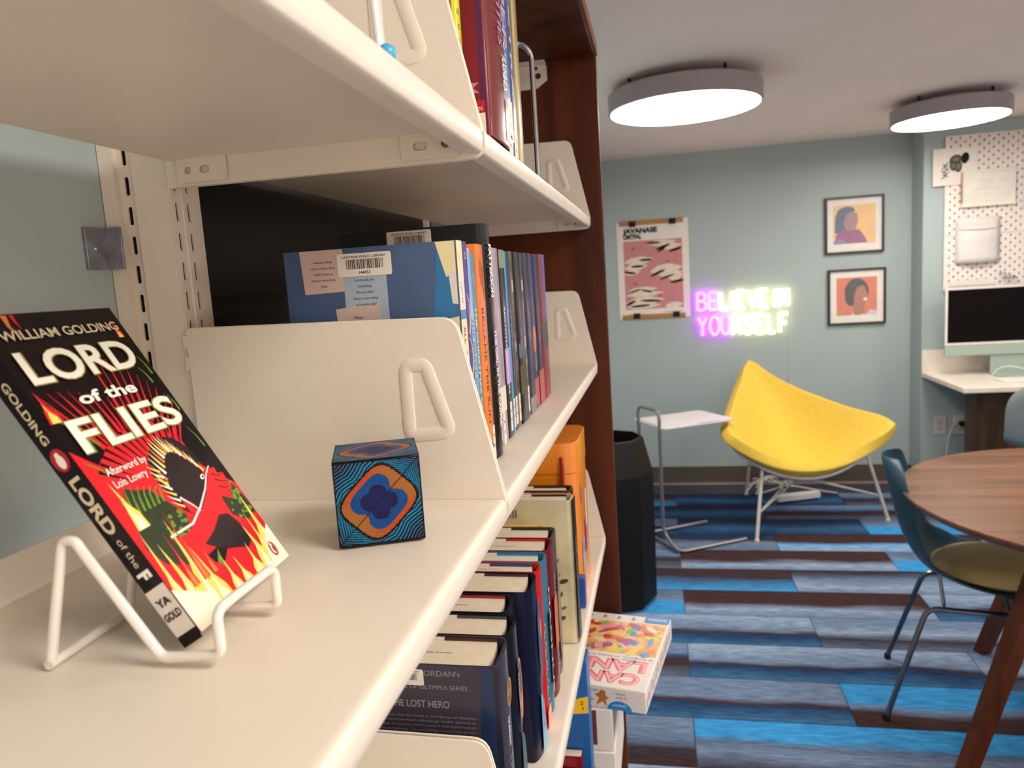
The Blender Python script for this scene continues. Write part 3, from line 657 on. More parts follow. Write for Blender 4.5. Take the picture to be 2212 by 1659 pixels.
for i, (lb, a, b_, h, xs, c, f_, ti, tcx, ts) in enumerate(data):
    t = book('hardback', lb, a, b_, zc, h, xs, .165, cov('low%d' % i, c), True, G, flap=f_); w_ = (b_-a)*1000
    p = P_spine(xs, (a+b_)/2, zc+h); p.l = .0012; tm = M('low_ink%d' % i, tcx, .5, var=0)
    if i == 0: p.ell(70, 4, 34, 9, M('flame_print', (206, 140, 110), .4)); p.ell(60, 6, 18, 5, M('smoke_print', (90, 80, 96), .4)); p.ell(150, 4, 30, 9, M('teal_print', (44, 96, 104), .4))
    if i == 2: p.ell(70, 8, 50, 12, M('cloud_print', (74, 76, 110), .4)); p.poly([(130, -10), (145, 6), (180, 12), (203, 8), (203, -12)], M('ice_print', (110, 190, 220), .4)); p.ell(60, 12, 12, 4, M('gold_print', (190, 150, 100), .4))
    if i == 3:
        gl = M('gold_curl', (240, 176, 60), .4)
        for k in range(6): p.line([(70+k*24, -3), (76+k*24, 4), (84+k*24, 2), (80+k*24, -4), (88+k*24, -5)], (1.5, 3), gl)
        p.rect(180, -12, 202, 12, M('coral_foot', (240, 160, 140), .4))
    if i == 4: p.rect(70, -10, 165, 10, black)
    if i == 5: p.rect(70, -14, 140, 14, M('orange_band', (196, 100, 40), .4))
    if i == 6: p.ell(120, 0, 70, 12, M('haze_print', (140, 130, 110), .5))
    if ti: p.text(ti, 40, -ts*.5, ts, tm, width=140, bold=.01)
    p.build('spine_print', t)
    if i in (1, 3, 5): stamp(t, xs-.05, (a+b_)/2+.002, zc+h-.0033)
t = book('picture_book', 'thin yellow hardback standing in front of the parchment book', .9925, 1.010, zc, .196, -.170, .15, cov('butter', (244, 208, 110)), True, G)
par = M('cover_parchment', (196, 184, 146), .4, var=.25, vs=14, coat=.5); t = book('hardback', 'tall parchment-coloured hardback with mossy marks and a black spine', 1.040, 1.078, zc, .2225, -.136, .19, par, True, G, flap=fl('black2', (26, 24, 26)))
p = P_minusY(-.326, 1.040, zc); p.l = .0002
rs = random.Random(5)
for k in range(14):
    x, y_, a = 140+rs.random()*34, 20+rs.random()*120, rs.random(); p.ell(x, y_, 3+5*a, 1+3*a, M('moss%d' % (k % 3), [(120, 118, 60), (90, 96, 56), (60, 66, 46)][k % 3], .5), 10, rs.random()*3)
for k in range(12): p.rect(60+k*4, 196, 62+k*4+(k % 3)*.6, 208, M('grey_bars', (130, 110, 96), .6))
p.build('cover_print', t)
p = P_spine(-.136, 1.059, zc+.2225); p.l = .0012; p.rect(0, -15, 222, 15, M('black_green', (24, 30, 28), .35)); p.text('THE VANISHING CITY', 60, -5, 12, M('moss_ink', (150, 146, 120), .5), width=150); p.build('spine_print', t)
for i, (a, b_, h, xs, c, lb) in enumerate(((1.0795, 1.112, .215, -.1435, (150, 60, 56), 'hardback with a dusty red flap behind the parchment book'), (1.1135, 1.146, .216, -.1445, (60, 50, 46), 'dark hardback farthest back in the lower row'))):
    book('hardback', lb, a, b_, zc, h, xs, .16, cov('far%d' % i, c), True, G, flap=fl('f%d' % i, ((170, 90, 80), (50, 40, 40))[i]))
t = thing('picture_book', 'small pink and white book leaning beside the parchment book', 'book', (-.17, 1.16, zc), G)
BX((-.26, 1.150, zc), (-.146, 1.158, zc+.16), M('pink_white_cover', (222, 190, 180), .4, var=.1)).build('cover', t, bevel=.0006)
BX((-.2605, 1.1515, zc+.001), (-.2602, 1.1565, zc+.159), paper).build('pages', t)
# orange canister game
orange = M('orange_canister', (240, 138, 22), .35, coat=.4, var=.05)
t = thing('game_canister', 'orange cardboard game canister with a red cord handle on the lower shelf', 'game', (-.225, 1.26, zc))
body = rpoly([(-.305, 1.185), (-.143, 1.185), (-.143, 1.345), (-.305, 1.345)], .03, 6)
b = B(); b.prism(body, (0, 0, zc), (1, 0, 0), (0, 1, 0), .222, orange); b.build('tub', t, bevel=.001)
b = B(); b.prism([(p[0]*1.0+(p[0]+.224)*.012, p[1]+(p[1]-1.265)*.012) for p in body], (0, 0, zc+.223), (1, 0, 0), (0, 1, 0), .052, orange); b.build('lid', t, bevel=.0015)
b = B(); b.tube(fillet([(-.168, 1.183, zc+.252), (-.166, 1.176, zc+.240), (-.167, 1.176, zc+.202), (-.163, 1.183, zc+.184)], .008), .0032, M('red_cord', (156, 26, 18), .6), 8); b.build('cord_handle', t)
p = P_minusY(-.305, 1.1838, zc-.03); p.text('Look it and Go!', 150, 217, 9, cream, 'r', width=98, bold=.03); p.rect(38, 158, 104, 200, M('green_photo', (170, 176, 90), .4), r=4)
p.ell(62, 186, 16, 12, M('dark_hair_print', (60, 22, 46), .5)); p.ell(70, 172, 12, 10, M('blue_shirt_print', (70, 100, 160), .5)); p.ell(90, 190, 12, 8, M('skin_print', (214, 176, 120), .5)); p.rect(50, 158, 104, 166, cream, r=2)
p.poly(rpoly([(112, 196), (128, 196), (150, 178), (146, 160), (132, 154), (112, 170)], 4), M('cyan_patch', (20, 132, 190), .4)); p.build('front_print', t)
p = P_plusX(-.1425, 1.26, zc-.03); p.rect(-50, 70, -18, 128, M('sky_patch', (150, 190, 220), .4), r=6); p.ell(-34, 112, 8, 10, M('hair_patch', (150, 110, 70), .5)); p.rect(-8, 92, 14, 150, M('magenta_patch', (140, 26, 96), .4), r=5); p.ell(-40, 210, 8, 16, M('lilac_patch', (130, 110, 170), .4)); p.rect(16, 130, 34, 200, cream, r=6); p.build('side_print', t)
t = thing('card_pack', 'small blue illustrated pack at the foot of the orange canister', 'card pack', (-.15, 1.17, zc))
BX((-.160, 1.161, zc), (-.137, 1.180, zc+.052), M('blue_pack', (28, 78, 156), .35, var=.3, vs=40)).build('carton', t, bevel=.001)
P_minusY(-.160, 1.161, zc).poly([(2, 0), (10, 0), (6, 22), (2, 26)], cream).build('carton_print', t)

# ---- low shelf: board games and books
zd = ZL['D']+.0004
def box_lid(t, mat_, lo, hi, name='box_lid'): return BX(lo, hi, mat_).build(name, t, bevel=.0015)
G = 'board game boxes on the low shelf'
t = thing('game_box', 'white game box upright with a framed dark picture, under the sloping game box', 'game box', (-.2, 1.36, zd), G)
BX((-.365, 1.205, zd+.118), (-.106, 1.44, zd+.1965), cardw).build('box_lid', t, bevel=.0015)
p = P_minusY(-.340, 1.205, zd+.086)
p.rect(120, 42, 206, 108, M('maroon_frame', (120, 56, 46), .5)); p.rect(126, 50, 198, 104, M('forest_picture', (60, 54, 44), .5, var=.4, vs=60)); p.ell(150, 92, 16, 10, M('navy_picture', (30, 44, 84), .5)); p.line([(140, 34.5), (180, 34.5), (194, 40)], 2.4, black); p.build('front_print', t)
p = P_plusX(-.106, 1.215, zd+.105)
for k in range(26): p.rect(6+k*7.4, 16+(k*7 % 13), 8.5+k*7.4+(k % 3), 86-(k*5 % 17), M('grey_lines', (140, 136, 144), .6))
p.build('side_print', t)
t = thing('game_box', 'white game box with black scribbled print, lowest of the white boxes', 'game box', (-.2, 1.36, zd), G)
BX((-.37, 1.200, zd), (-.1035, 1.445, zd+.1170), cardw).build('box_lid', t, bevel=.0015)
p = P_minusY(-.345, 1.200, zd+.055); rs = random.Random(9)
for k in range(8): x = 140+k*9; p.line([(x, 10+rs.random()*30), (x+6, 20+rs.random()*20), (x+10, 8+rs.random()*30)], 1.6, black)
p.ell(222, 20, 4, 4, black); p.build('front_print', t)
# Long white candy game box resting on top, sticking out into the aisle
cx_, cy_ = -.022-.985*.125, 1.3325+.17*.125
T = Matrix.Translation(Vector((cx_, cy_, zd+.2185))) @ Matrix.Rotation(math.radians(-9.8), 4, 'Z')
t = thing('game_box', 'white game box with upside-down red letters and sweets picture, sticking out of the shelf', 'game box', mat=T, group=G)
W, D_, Hh = .125, .1405, .021
B().box((-W, -D_, -Hh), (W, D_, Hh), cardw).build('box_lid', t, local=True, bevel=.0018)
p = Pr((0, 0, Hh), (-1, 0, 0), (0, -1, 0), d=.00001); pk1 = M('candy_red', (226, 110, 120), .45, var=.1); pk2 = M('candy_pink', (244, 176, 176), .45)
x0 = -145
def cand(s_, x, y, sz, w_): p.text(s_, x, y, sz, pk1, bold=.07, width=w_); p.text(s_, x+.8, y+.6, sz, pk2, bold=0.0, width=w_-1.5)
cand('CANDY', -108, 92, 34, 172); cand('LAND', -112, 47, 36, 150)
p.text('A Kingdom of Sweet Adventures', -118, 32, 7, M('indigo_ink', (70, 66, 120), .5, var=0), width=165); p.poly([(-90, 41), (-66, 40), (-58, 45), (-82, 46)], M('pale_lilac', (170, 176, 220), .5))
sw = [(240, 120, 90), (250, 200, 90), (230, 90, 70), (130, 180, 80), (246, 150, 160), (60, 150, 206), (180, 90, 160), (220, 210, 50), (250, 170, 60), (240, 220, 190), (214, 60, 50), (120, 150, 210)]
p.rect(-121, -108, 118, 22, M('sweets_base', (244, 190, 120), .5, var=.3, vs=60)); rs = random.Random(2)
for k in range(90):
    c = rs.randrange(12); p.ell(-108+rs.random()*212, -100+rs.random()*114, 6+rs.random()*13, 4+rs.random()*7, M('sweet%d' % c, sw[c], .4), 9, rs.random()*3)
p.poly([(-110, 18), (-100, 28), (-90, 20), (-98, 10)], M('sweet5', sw[5], .4))
p.rect(-124, -139.5, -74, -114, M('badge_blue', (30, 140, 206), .4), r=7); p.text('GAMING', -99, -131, 7, white, 'c', bold=.02)
for k in range(4): p.ell(-50+k*30, -126, 3, 4, M('tiny_print', (150, 140, 140), .5)); p.line([(-56+k*30, -120), (-46+k*30, -118)], 2, MATS['tiny_print'])
p.build('top_print', t, local=True)
p = Pr((0, -D_, 0), (1, 0, 0), (0, 0, 1)); p.poly([(78+22*math.cos(a*PI/10), -20.5+17*math.sin(a*PI/10)) for a in range(11)], MATS['badge_blue']); p.text('GAMING', 78, -14, 4.5, white, 'c')
p.text('Sweet', 72, 8, 5, MATS['tiny_print'], bold=.02); p.text('AGES 3+', 72, 1, 4, MATS['tiny_print'], bold=.02); p.text('the world of sweet treats', 6, 8, 5, MATS['indigo_ink'], 'c', rot=.08); p.ell(22, -6, 9, 5, MATS['pale_lilac'])
p.poly([(x-20, y) for x, y in ((56, -16), (62, -2), (54, 4), (62, 8), (66, 14), (74, 12), (74, 4), (80, 0), (74, -4), (76, -17), (68, -8))], M('gingerbread', (196, 116, 40), .5)); p.build('front_print', t, local=True)
p = Pr((W, 0, 0), (0, 1, 0), (0, 0, 1))
for k in range(17): p.rect(-132+k*15, -14+(k*5 % 9), -126+k*15, 4+(k*3 % 11), M('side_speck%d' % (k % 3), [(150, 160, 190), (180, 80, 70), (190, 180, 180)][k % 3], .5))
p.build('side_print', t, local=True)
# blue box with yellow numbered sticker and row of thin spines
t = thing('activity_kit', 'blue box with a yellow numbered sticker below the shelf lip', 'game box', (-.2, 1.1, zd))
BX((-.33, 1.072, zd), (-.1305, 1.110, zd+.360), M('blue_kit', (14, 92, 160), .35, var=.3, vs=8)).build('box_body', t, bevel=.001)
p = P_minusY(-.33, 1.072, zd); p.poly([(120, 280), (150, 290), (170, 288), (184, 296), (199, 300), (199, 272), (120, 262)], M('sticker_yellow', (250, 196, 30), .4)); p.text('2', 189, 285, 7, black, 'c', bold=.02); p.text('4', 190, 277, 5, black, 'c', bold=.02); p.build('front_print', t)
G = 'thin books on the low shelf'
for i, (a, b_, xs, c, lb) in enumerate([(.80, .825, -.150, (200, 180, 176), 'pale pink thin book nearest on the low shelf'), (.827, .86, -.150, (70, 70, 130), 'indigo thin book on the low shelf'), (.862, .90, -.148, (90, 30, 60), 'plum book on the low shelf beside the indigo one'), (.902, .96, -.146, (40, 20, 34), 'near-black wide book on the low shelf'), (.962, 1.0, -.150, (190, 170, 160), 'beige thin book on the low shelf'), (1.002, 1.05, -.146, (60, 16, 26), 'dark maroon book on the low shelf'), (1.052, 1.070, -.143, (130, 24, 48), 'crimson wide book next to the blue box')]):
    book('thin_book', lb, a, b_, zd, .21-.01*(i % 3), xs, .15, cov('thin%d' % i, c), group=G)

# ================================================================== NEAR SHELF: book on wire stand, cube
t = thing('wire_book_stand', 'white coated wire easel holding the leaning paperback', 'book stand', (-.27, .32, ZL['B']))
z0 = ZL['B']+.0030; r_ = .0026
yl, yr = .2985, .3530
lip = [(-.2825, yl, z0+.0555), (-.2445, yl-.0005, z0+.0008), (-.2125, yl, z0+.0035), (-.2125, yl, z0+.0225), (-.2125, yl+.004, z0+.026), (-.2125, yr-.004, z0+.026), (-.2125, yr, z0+.0225), (-.2125, yr, z0+.0035), (-.2445, yr+.0005, z0+.0008), (-.2825, yr, z0+.0555)]
B().tube(fillet(lip, .004, 5), r_, whitewire, 12).build('front_frame', t)
for y_, yb_ in ((yl, .2905), (yr, .3465)):
    pts = fillet([(-.2825, y_, z0+.0555), (-.2850, y_, z0+.0600), (-.2925, y_, z0+.0600), (-.3015, yb_, z0+.001)], .006, 6)
    B().tube(pts, r_, whitewire, 12).build('rear_leg', t)
B().tube([(-.3015, .2885, z0-.0004), (-.3035, .3485, z0-.0004)], r_, whitewire, 12).build('rear_bar', t)

A = Vector((-.2325, .3122, 1.2850)); e_ = Vector((-.0682, .9977, 0)).normalized(); u_ = Vector((-.5218, -.0357, .8523)); u_ = (u_-e_*u_.dot(e_)).normalized(); n_ = e_.cross(u_)
T = Matrix(((e_.x, u_.x, n_.x, A.x), (e_.y, u_.y, n_.y, A.y), (e_.z, u_.z, n_.z, A.z), (0, 0, 0, 1)))
t = thing('paperback', 'paperback with red flame cover and black spine leaning on the white wire stand', 'book', mat=T)
W, Hh, TH = .105, .192, .0125
cb = M('cover_black_gloss', (15, 4, 6), .3, var=.1, coat=.12, spec=.25); edge = M('cover_edge_white', (236, 228, 214), .5)
b = B(); b.prism([(0, 0), (W, 0), (W, -.0006), (.0006, -.0006), (.0006, -TH+.0006), (W, -TH+.0006), (W, -TH), (0, -TH)], (0, Hh, 0), (1, 0, 0), (0, 0, 1), Hh, cb); b.build('cover', t, local=True)
B().box((.0008, .0006, -TH+.0007), (W-.0008, Hh-.0006, -.0007), paper).build('pages', t, local=True)
red = M('flame_red', (222, 36, 44), .3, var=.08, coat=.12, spec=.25); dkb = M('night_black', (17, 4, 7), .3, var=.1, coat=.12, spec=.25); fy = M('flame_yellow', (252, 222, 96), .3, var=.05, coat=.5); fw = M('flame_cream', (252, 244, 214), .3, var=0, coat=.5); fo = M('flame_orange', (240, 130, 60), .3, var=.1, coat=.5)
gn = M('leaf_green', (110, 146, 44), .35, var=.2, vs=300); dg = M('dark_leaf', (38, 52, 20), .35, var=.3, vs=300); lw = M('title_white', (250, 244, 228), .3, var=0, coat=.5); ol = M('title_outline', (140, 140, 60), .35, var=0); br = M('hair_dark', (34, 15, 16), .35, var=.2, vs=200)
p = Pr((0, 0, 0), (1, 0, 0), (0, 1, 0), d=.000002); p.l = .00006
p.rect(.4, 0, 105, 194, dkb)
p.poly([(.4, 0), (104.9, 0), (104.9, 58), (94, 68), (86, 78), (84, 96), (74, 108), (52, 116), (30, 110), (12, 100), (.4, 112)], red)
for k in range(26):   # red rays fanning up into the black
    a = math.radians(48+k*3.9); cx, cy = 52, 60; r1 = 38+(k*13 % 9); r2 = 74+(k*37 % 34); w2 = .9+(k*7 % 5)*.45
    q1 = (cx+r1*math.cos(a), cy+r1*math.sin(a)); q2 = (cx+r2*math.cos(a-.06), cy+r2*math.sin(a-.06))
    if 1 < q2[0] < 104 and q2[1] < 192 and 1 < q1[0] < 104: p.line([q1, ((q1[0]+q2[0])/2+.6, (q1[1]+q2[1])/2), q2], (w2*2, .2), red)
for k in range(18):   # black rays cutting into the red
    a = math.radians(40+k*6); r1 = 30+(k*11 % 12); r2 = 62; q1 = (58+r1*math.cos(a), 66+r1*math.sin(a)*.8); q2 = (58+r2*math.cos(a), 66+r2*math.sin(a)*.8)
    if 2 < q2[0] < 103: p.line([q1, q2], (.2, 2.4), dkb)
for x, y_, dx, dy in ((3, 134, 14, -18), (6, 130, 16, -20), (92, 150, 4, -12), (98, 158, 3, -14), (97, 104, 4, -16), (4, 104, 10, -10), (100, 128, 2, -12)): p.line([(x, y_), (x+dx*.5+1, y_+dy*.5), (x+dx, y_+dy)], (.3, 1.6), gn)
def flame(x, y, w_, h, m1, m2, lean=0):
    def F(s): return [(x-w_*s, y), (x-w_*.7*s, y+h*.35*s), (x-w_*.15*s+lean*.4, y+h*.55*s), (x+lean, y+h*s), (x+w_*.3*s+lean*.3, y+h*.5*s), (x+w_*.8*s, y+h*.3*s), (x+w_*s, y)]
    p.poly([(max(.5, min(104.6, a)), b) for a, b in F(1)], m1); p.poly([(max(.5, min(104.6, a)), b) for a, b in F(.62)], m2)
# jungle, boy with raised arm
p.poly([(4, 50), (10, 70), (16, 84), (24, 80), (32, 78), (40, 66), (46, 56), (40, 40), (26, 30), (10, 38)], dg)
for k in range(7): p.line([(12+k*4.2, 68), (14+k*4.4, 76), (17+k*4.6, 85-k*1.4)], (2, .3), gn)
rs = random.Random(4)
for k in range(26): p.ell(26+rs.random()*18, 44+rs.random()*16, .8+rs.random()*1.6, .6+rs.random(), gn, 7)
p.poly([(84, 64), (92, 68), (100, 60), (104, 46), (104, 36), (92, 34), (82, 42)], dg)
for k in range(24): p.ell(84+rs.random()*18, 38+rs.random()*24, .8+rs.random()*1.6, .6+rs.random(), gn, 7)
hair = [(47, 58), (44, 70), (42, 84), (46, 92), (52, 98), (60, 102), (70, 103), (78, 100), (84, 92), (86, 82), (82, 74), (78, 66), (72, 60), (64, 55), (54, 52)]
p.poly(hair, br)
for k in range(16):
    a = k/15; x = 44+a*36; y_ = 84+math.sin(a*PI)*19; p.line([(x+4, y_-10), (x+1, y_-3), (x-1.5+a*2, y_+2.5)], (2.2, .2), [fy, fo, lw][k % 3])
for k in range(7): p.line([(49, 60+k*4), (45, 63+k*4), (41.5, 66+k*4)], (1.8, .2), [fy, lw][k % 2])
p.ell(79, 71, 2.4, 1.5, lw, 10, .4); p.ell(79.5, 71, .9, .9, black, 8); p.poly([(74, 64), (80, 66), (82, 60), (76, 57)], red)
p.poly([(50, 66), (56, 60), (60, 52), (55, 50), (50, 56)], red); p.line([(50, 66), (56, 58), (60, 51)], (1.4, .4), lw)
arm = [(24, 48), (34, 46), (46, 48), (60, 54), (74, 62), (84, 70), (90, 74), (95, 73), (94, 69), (99, 68), (99, 64), (97, 62), (100, 59), (97, 56), (93, 56), (94, 51), (90, 51), (84, 55), (76, 48), (70, 40), (58, 30), (44, 20), (30, 22)]
p.poly(arm, red); p.line([(24, 49), (46, 49.5), (60, 55.5), (74, 63.5), (84, 71.5), (91, 75.5)], (1.6, .8), lw)
for a, b_ in (((88, 70), (97, 67)), ((88, 66), (98, 62)), ((87, 61), (96, 58))): p.line([a, ((a[0]+b_[0])/2, (a[1]+b_[1])/2-1), b_], (.9, .3), dkb)
p.poly([(44, 36), (58, 40), (70, 46), (78, 44), (82, 36), (84, 24), (76, 20), (66, 24), (54, 28)], br)
p.poly([(40, 30), (50, 31), (58, 27), (50, 22), (42, 24)], black); p.poly([(44, 24), (50, 30), (47, 18)], gn)
for fx, fy_, fw_, fh, ln in ((4, 0, 6, 60, 2), (14, 0, 8, 50, -2), (24, 0, 7, 60, 3), (33, 0, 7, 40, -2), (12, 60, 5, 30, -3), (47, 0, 5, 26, 1), (58, 0, 5, 22, -1), (72, 0, 6, 24, 2), (84, 0, 8, 34, -2), (96, 0, 9, 52, 3), (90, 0, 5, 40, 1)): flame(fx, fy_, fw_, fh, fy, fw, ln)
for fx, fh in ((19, 34), (29, 46), (38, 24)): flame(fx, 20, 3, fh, red, fo, 1)
p.poly([(.4, 0), (30, 0), (22, 14), (12, 20), (.4, 26)], fw); p.poly([(84, 0), (104.8, 0), (104.8, 26), (94, 18)], fw)
flame(6, 128, 5, 20, red, fy, -2); flame(97, 172, 3, 14, red, fy, -1)
p.line([(20, 193), (19, 186), (21, 180)], (4, .3), fo); p.line([(25, 193), (25, 188), (26, 184)], (3, .3), red)
p.ell(95, 10, 3.6, 5.2, M('oval_red', (206, 40, 36), .35)); p.ell(95, 9.6, 1.9, 3.3, lw); p.ell(94.7, 13.2, 1.1, 1.2, lw); p.ell(95.7, 9.6, .9, 2.6, black); p.build('cover_art', t, local=True)
p = Pr((0, 0, 0), (1, 0, 0), (0, 1, 0), d=.00001); p.l = .0008
def ttl(s_, x, y, h, w_, bold=.022):
    p.text(s_, x, y, h, ol, bold=bold+.022, width=w_); p.text(s_, x+.25, y+.15, h, lw, bold=bold, width=w_-.5)
p.text('WILLIAM GOLDING', 8, 177.5, 6, M('author_cream', (222, 206, 170), .4, var=0), width=91, bold=.015)
ttl('LORD', 8, 151, 19.5, 88); p.text('of the', 29, 134.5, 7.4, lw, width=48, bold=.03); ttl('FLIES', 9, 108, 20, 90)
p.text('Afterword by', 12, 92.5, 4.6, lw, width=33, bold=.01); p.text('Lois Lowry', 12, 85, 4.6, lw, width=27, bold=.01)
o = p.build('title_lettering', t, local=True)
# spine print: face looking to -x of the local frame, reads from the top down
p = Pr((0, Hh, 0), (0, -1, 0), (0, 0, 1)); p.n = Vector((-1, 0, 0)); p.l = .0002
ac = MATS['author_cream']
p.text('GOLDING', 34, -8.6, 4.2, ac, width=37, bold=.02); p.ell(81, -6.2, 6.5, 4.6, M('spine_red', (180, 30, 34), .35)); p.ell(82, -6.2, 4, 2.2, lw); p.ell(78, -6.2, 1.4, 1.3, lw)
p.text('LORD', 92, -9.4, 6.4, ac, width=34, bold=.035); p.text('of the', 130, -8, 3.8, ac, width=17, bold=.0); p.text('F', 150, -9.8, 7.2, lw, bold=.05)
p.rect(160, -12.5, 187.5, 0, cream); p.rect(187.5, -12.5, 194, 0, MATS['night_black'])
pl = Pr((0, Hh, 0), (0, 0, -1), (0, -1, 0)); 
o = p.build('spine_lettering', t, local=True)
p = Pr((0, 0, -TH), (0, 0, 1), (0, 1, 0)); p.n = Vector((-1, 0, 0)); p.l = .0007
p.text('YA', 6.2, 21.5, 4.4, black, 'c', bold=.03); p.text('GOLD', 6.2, 13.5, 4.2, black, 'c', bold=.03, width=10.5); p.build('label_lettering', t, local=True)

# patterned puzzle cube
T = Matrix.Translation(Vector((-.222, .454, ZL['B']+.0003))) @ Matrix.Rotation(math.radians(22), 4, 'Z')
t = thing('puzzle_cube', 'small cube printed with orange ring and blue feather pattern on the white shelf', 'puzzle cube', mat=T)
a_ = .0595
def cube_colour(u, v):
    pq, q_ = (u+v)/2, (v-u)/2
    wob = .012*np.sin(60*u+9*v)+.01*np.sin(75*v-13*u)
    d = (np.abs(pq/.56)**4+np.abs(q_/.475)**4)**(1/4)+wob*.5
    din = (np.abs(pq/(.40-.10*np.exp(-(q_/.10)**2)))**4+np.abs(q_/.39)**4)**(1/4)+wob*.4
    side = np.clip(np.abs(q_)*2.2-np.abs(pq)*.9, -1, 1)
    f1 = np.maximum(np.abs(u), np.abs(v)); tipf = np.clip((np.abs(pq)-np.abs(q_)*1.05)*3, 0, 1)
    f2 = np.abs(q_)+.22*np.abs(np.abs(pq)-.22-.1*np.abs(q_))
    fld = tipf*(f1*1.05)*.9+(1-tipf)*f2*1.15+.25*d*tipf
    st = .5+.5*np.sin(fld*100+2*np.sin(9*pq))
    thr = np.clip((d-1)*1.1, 0, .75)
    lineb = (st > .35+thr*.55).astype(float)
    far = np.clip((d-1.25)*1.1, 0, 1)[..., None]
    blue = (1-far)*np.array([20, 128, 170])+far*np.array([72, 76, 134]); dark = np.array([20, 8, 16])
    c = lineb[..., None]*blue+(1-lineb[..., None])*dark
    nz = .5+.5*np.sin(150*u*np.sign(q_+.001)+40*v+6*np.sin(20*v))
    ora = np.array([200, 78, 34]); amb = np.array([172, 112, 50]); k = np.clip(np.abs(pq)*2.4-np.abs(q_)*1.2, 0, 1)[..., None]
    oc = (ora*(1-k)+amb*k)*(.72+.34*nz[..., None]); c = np.where((d < 1.0)[..., None], oc, c)
    c = np.where(((d > .985) & (d < 1.06))[..., None], dark, c)
    c = np.where((din < 1)[..., None], np.array([12, 72, 136])*(.8+.3*nz[..., None]), c)
    lob = np.zeros_like(u, bool)
    for cx, cy, rr in ((-.02, .19, .22), (.22, .02, .21), (-.23, .0, .21), (.03, -.21, .22), (0, 0, .2)): lob |= ((u-cx)**2+(v-cy)**2 < rr*rr)
    c = np.where(lob[..., None], np.array([26, 20, 66])+np.clip(.4-np.hypot(u, v), 0, 1)[..., None]*np.array([-10, 30, 70]), c)
    c = np.where((np.abs(q_) < .009)[..., None], dark, c)
    c = np.where(((np.abs(u) > .965) | (np.abs(v) > .965))[..., None], dark, c)
    return np.clip(c, 0, 255)/255
cm = bpy.data.materials.new('feather_print'); cm.use_nodes = True; nb = cm.node_tree.nodes['Principled BSDF']; at = cm.node_tree.nodes.new('ShaderNodeAttribute'); at.attribute_name = 'Col'
cm.node_tree.links.new(at.outputs['Color'], nb.inputs['Base Color']); nb.inputs['Roughness'].default_value = .45; nb.inputs['Specular IOR Level'].default_value = .2
def cface(o, ex, ey, N, flip=False):
    g = np.linspace(-1, 1, N+1); U, V = np.meshgrid(g, g); o, ex, ey = (np.array(k) for k in (o, ex, ey))
    co = o+ex*((U[..., None]+1)/2*a_)+ey*((V[..., None]+1)/2*a_); col = cube_colour(-U if flip else U, V)
    col = np.where(col <= .04045, col/12.92, ((col+.055)/1.055)**2.4)
    idx = np.arange((N+1)**2).reshape(N+1, N+1)
    fs = np.stack([idx[:-1, :-1], idx[:-1, 1:], idx[1:, 1:], idx[1:, :-1]], -1).reshape(-1, 4)
    me = bpy.data.meshes.new('printed_face'); me.from_pydata(co.reshape(-1, 3).tolist(), [], fs.tolist())
    ca = me.color_attributes.new('Col', 'FLOAT_COLOR', 'POINT'); ca.data.foreach_set('color', np.concatenate([col.reshape(-1, 3), np.ones(((N+1)**2, 1))], 1).ravel())
    me.materials.append(cm); ob = bpy.data.objects.new('printed_face', me); COL.objects.link(ob); ob.parent = t
B().box((.0002, .0002, .0), (a_-.0002, a_-.0002, a_-.0002+.0015), dkb).build('cube_body', t, local=True, bevel=.0008)
zt = a_+.0016
cface((0, -.0001, .0008), (1, 0, 0), (0, 0, 1.0), 200); cface((a_, 0, .0008), (0, 1, 0), (0, 0, 1), 100, True); cface((0, 0, zt), (1, 0, 0), (0, 1, 0), 160, False)
cface((0, a_, .0008), (0, -1, 0), (0, 0, 1), 60); cface((a_, a_+.0001, .0008), (-1, 0, 0), (0, 0, 1), 60)

# ================================================================== FAR ROOM
# poster hung from wooden battens
t = thing('poster', 'pink and cream art poster clipped between two wooden battens', 'poster', (-.03, 5.05, 1.15))
BX((-.262, 5.0555, 1.152), (.205, 5.0575, 1.800), cardw).build('paper_sheet', t)
bat = wood('batten', (166, 112, 58), (190, 136, 76), (3, 30, 30))
for z in (1.152, 1.774): BX((-.242, 5.047, z), (.172, 5.055, z+.030), bat).build('batten', t, bevel=.002)
for x, z in ((-.178, 1.768), (.082, 1.770), (-.170, 1.160), (.090, 1.160)): BX((x, 5.040, z-.004), (x+.044, 5.046, z+.032), black).build('clip', t, bevel=.003)
p = P_minusY(-.262, 5.0555, 1.152); p.d = .00003; pkp = M('poster_pink', (206, 132, 132), .6, var=.06); dkp = M('poster_dark', (40, 28, 24), .8, spec=.1); crp = M('poster_cream', (232, 214, 190), .6)
p.rect(42, 66, 424, 520, pkp)
cl = [(42, 470, 290, 520), ]
def wave(x, y, w_, h): p.poly([(x, y), (x+w_*.25, y+h*.8), (x+w_*.6, y+h), (x+w_, y+h*.5), (x+w_*.7, y-h*.3), (x+w_*.3, y-h*.5)], crp)
for x, y, w_, h in ((200, 492, 190, 26), (260, 465, 164, 30), (40, 380, 200, 36), (40, 340, 160, 32), (40, 306, 110, 26), (210, 310, 214, 50), (270, 282, 156, 36), (330, 262, 96, 36), (60, 190, 200, 26), (42, 160, 260, 26), (42, 110, 260, 40), (42, 80, 240, 26), (300, 76, 124, 30)): wave(x, y, w_, h)
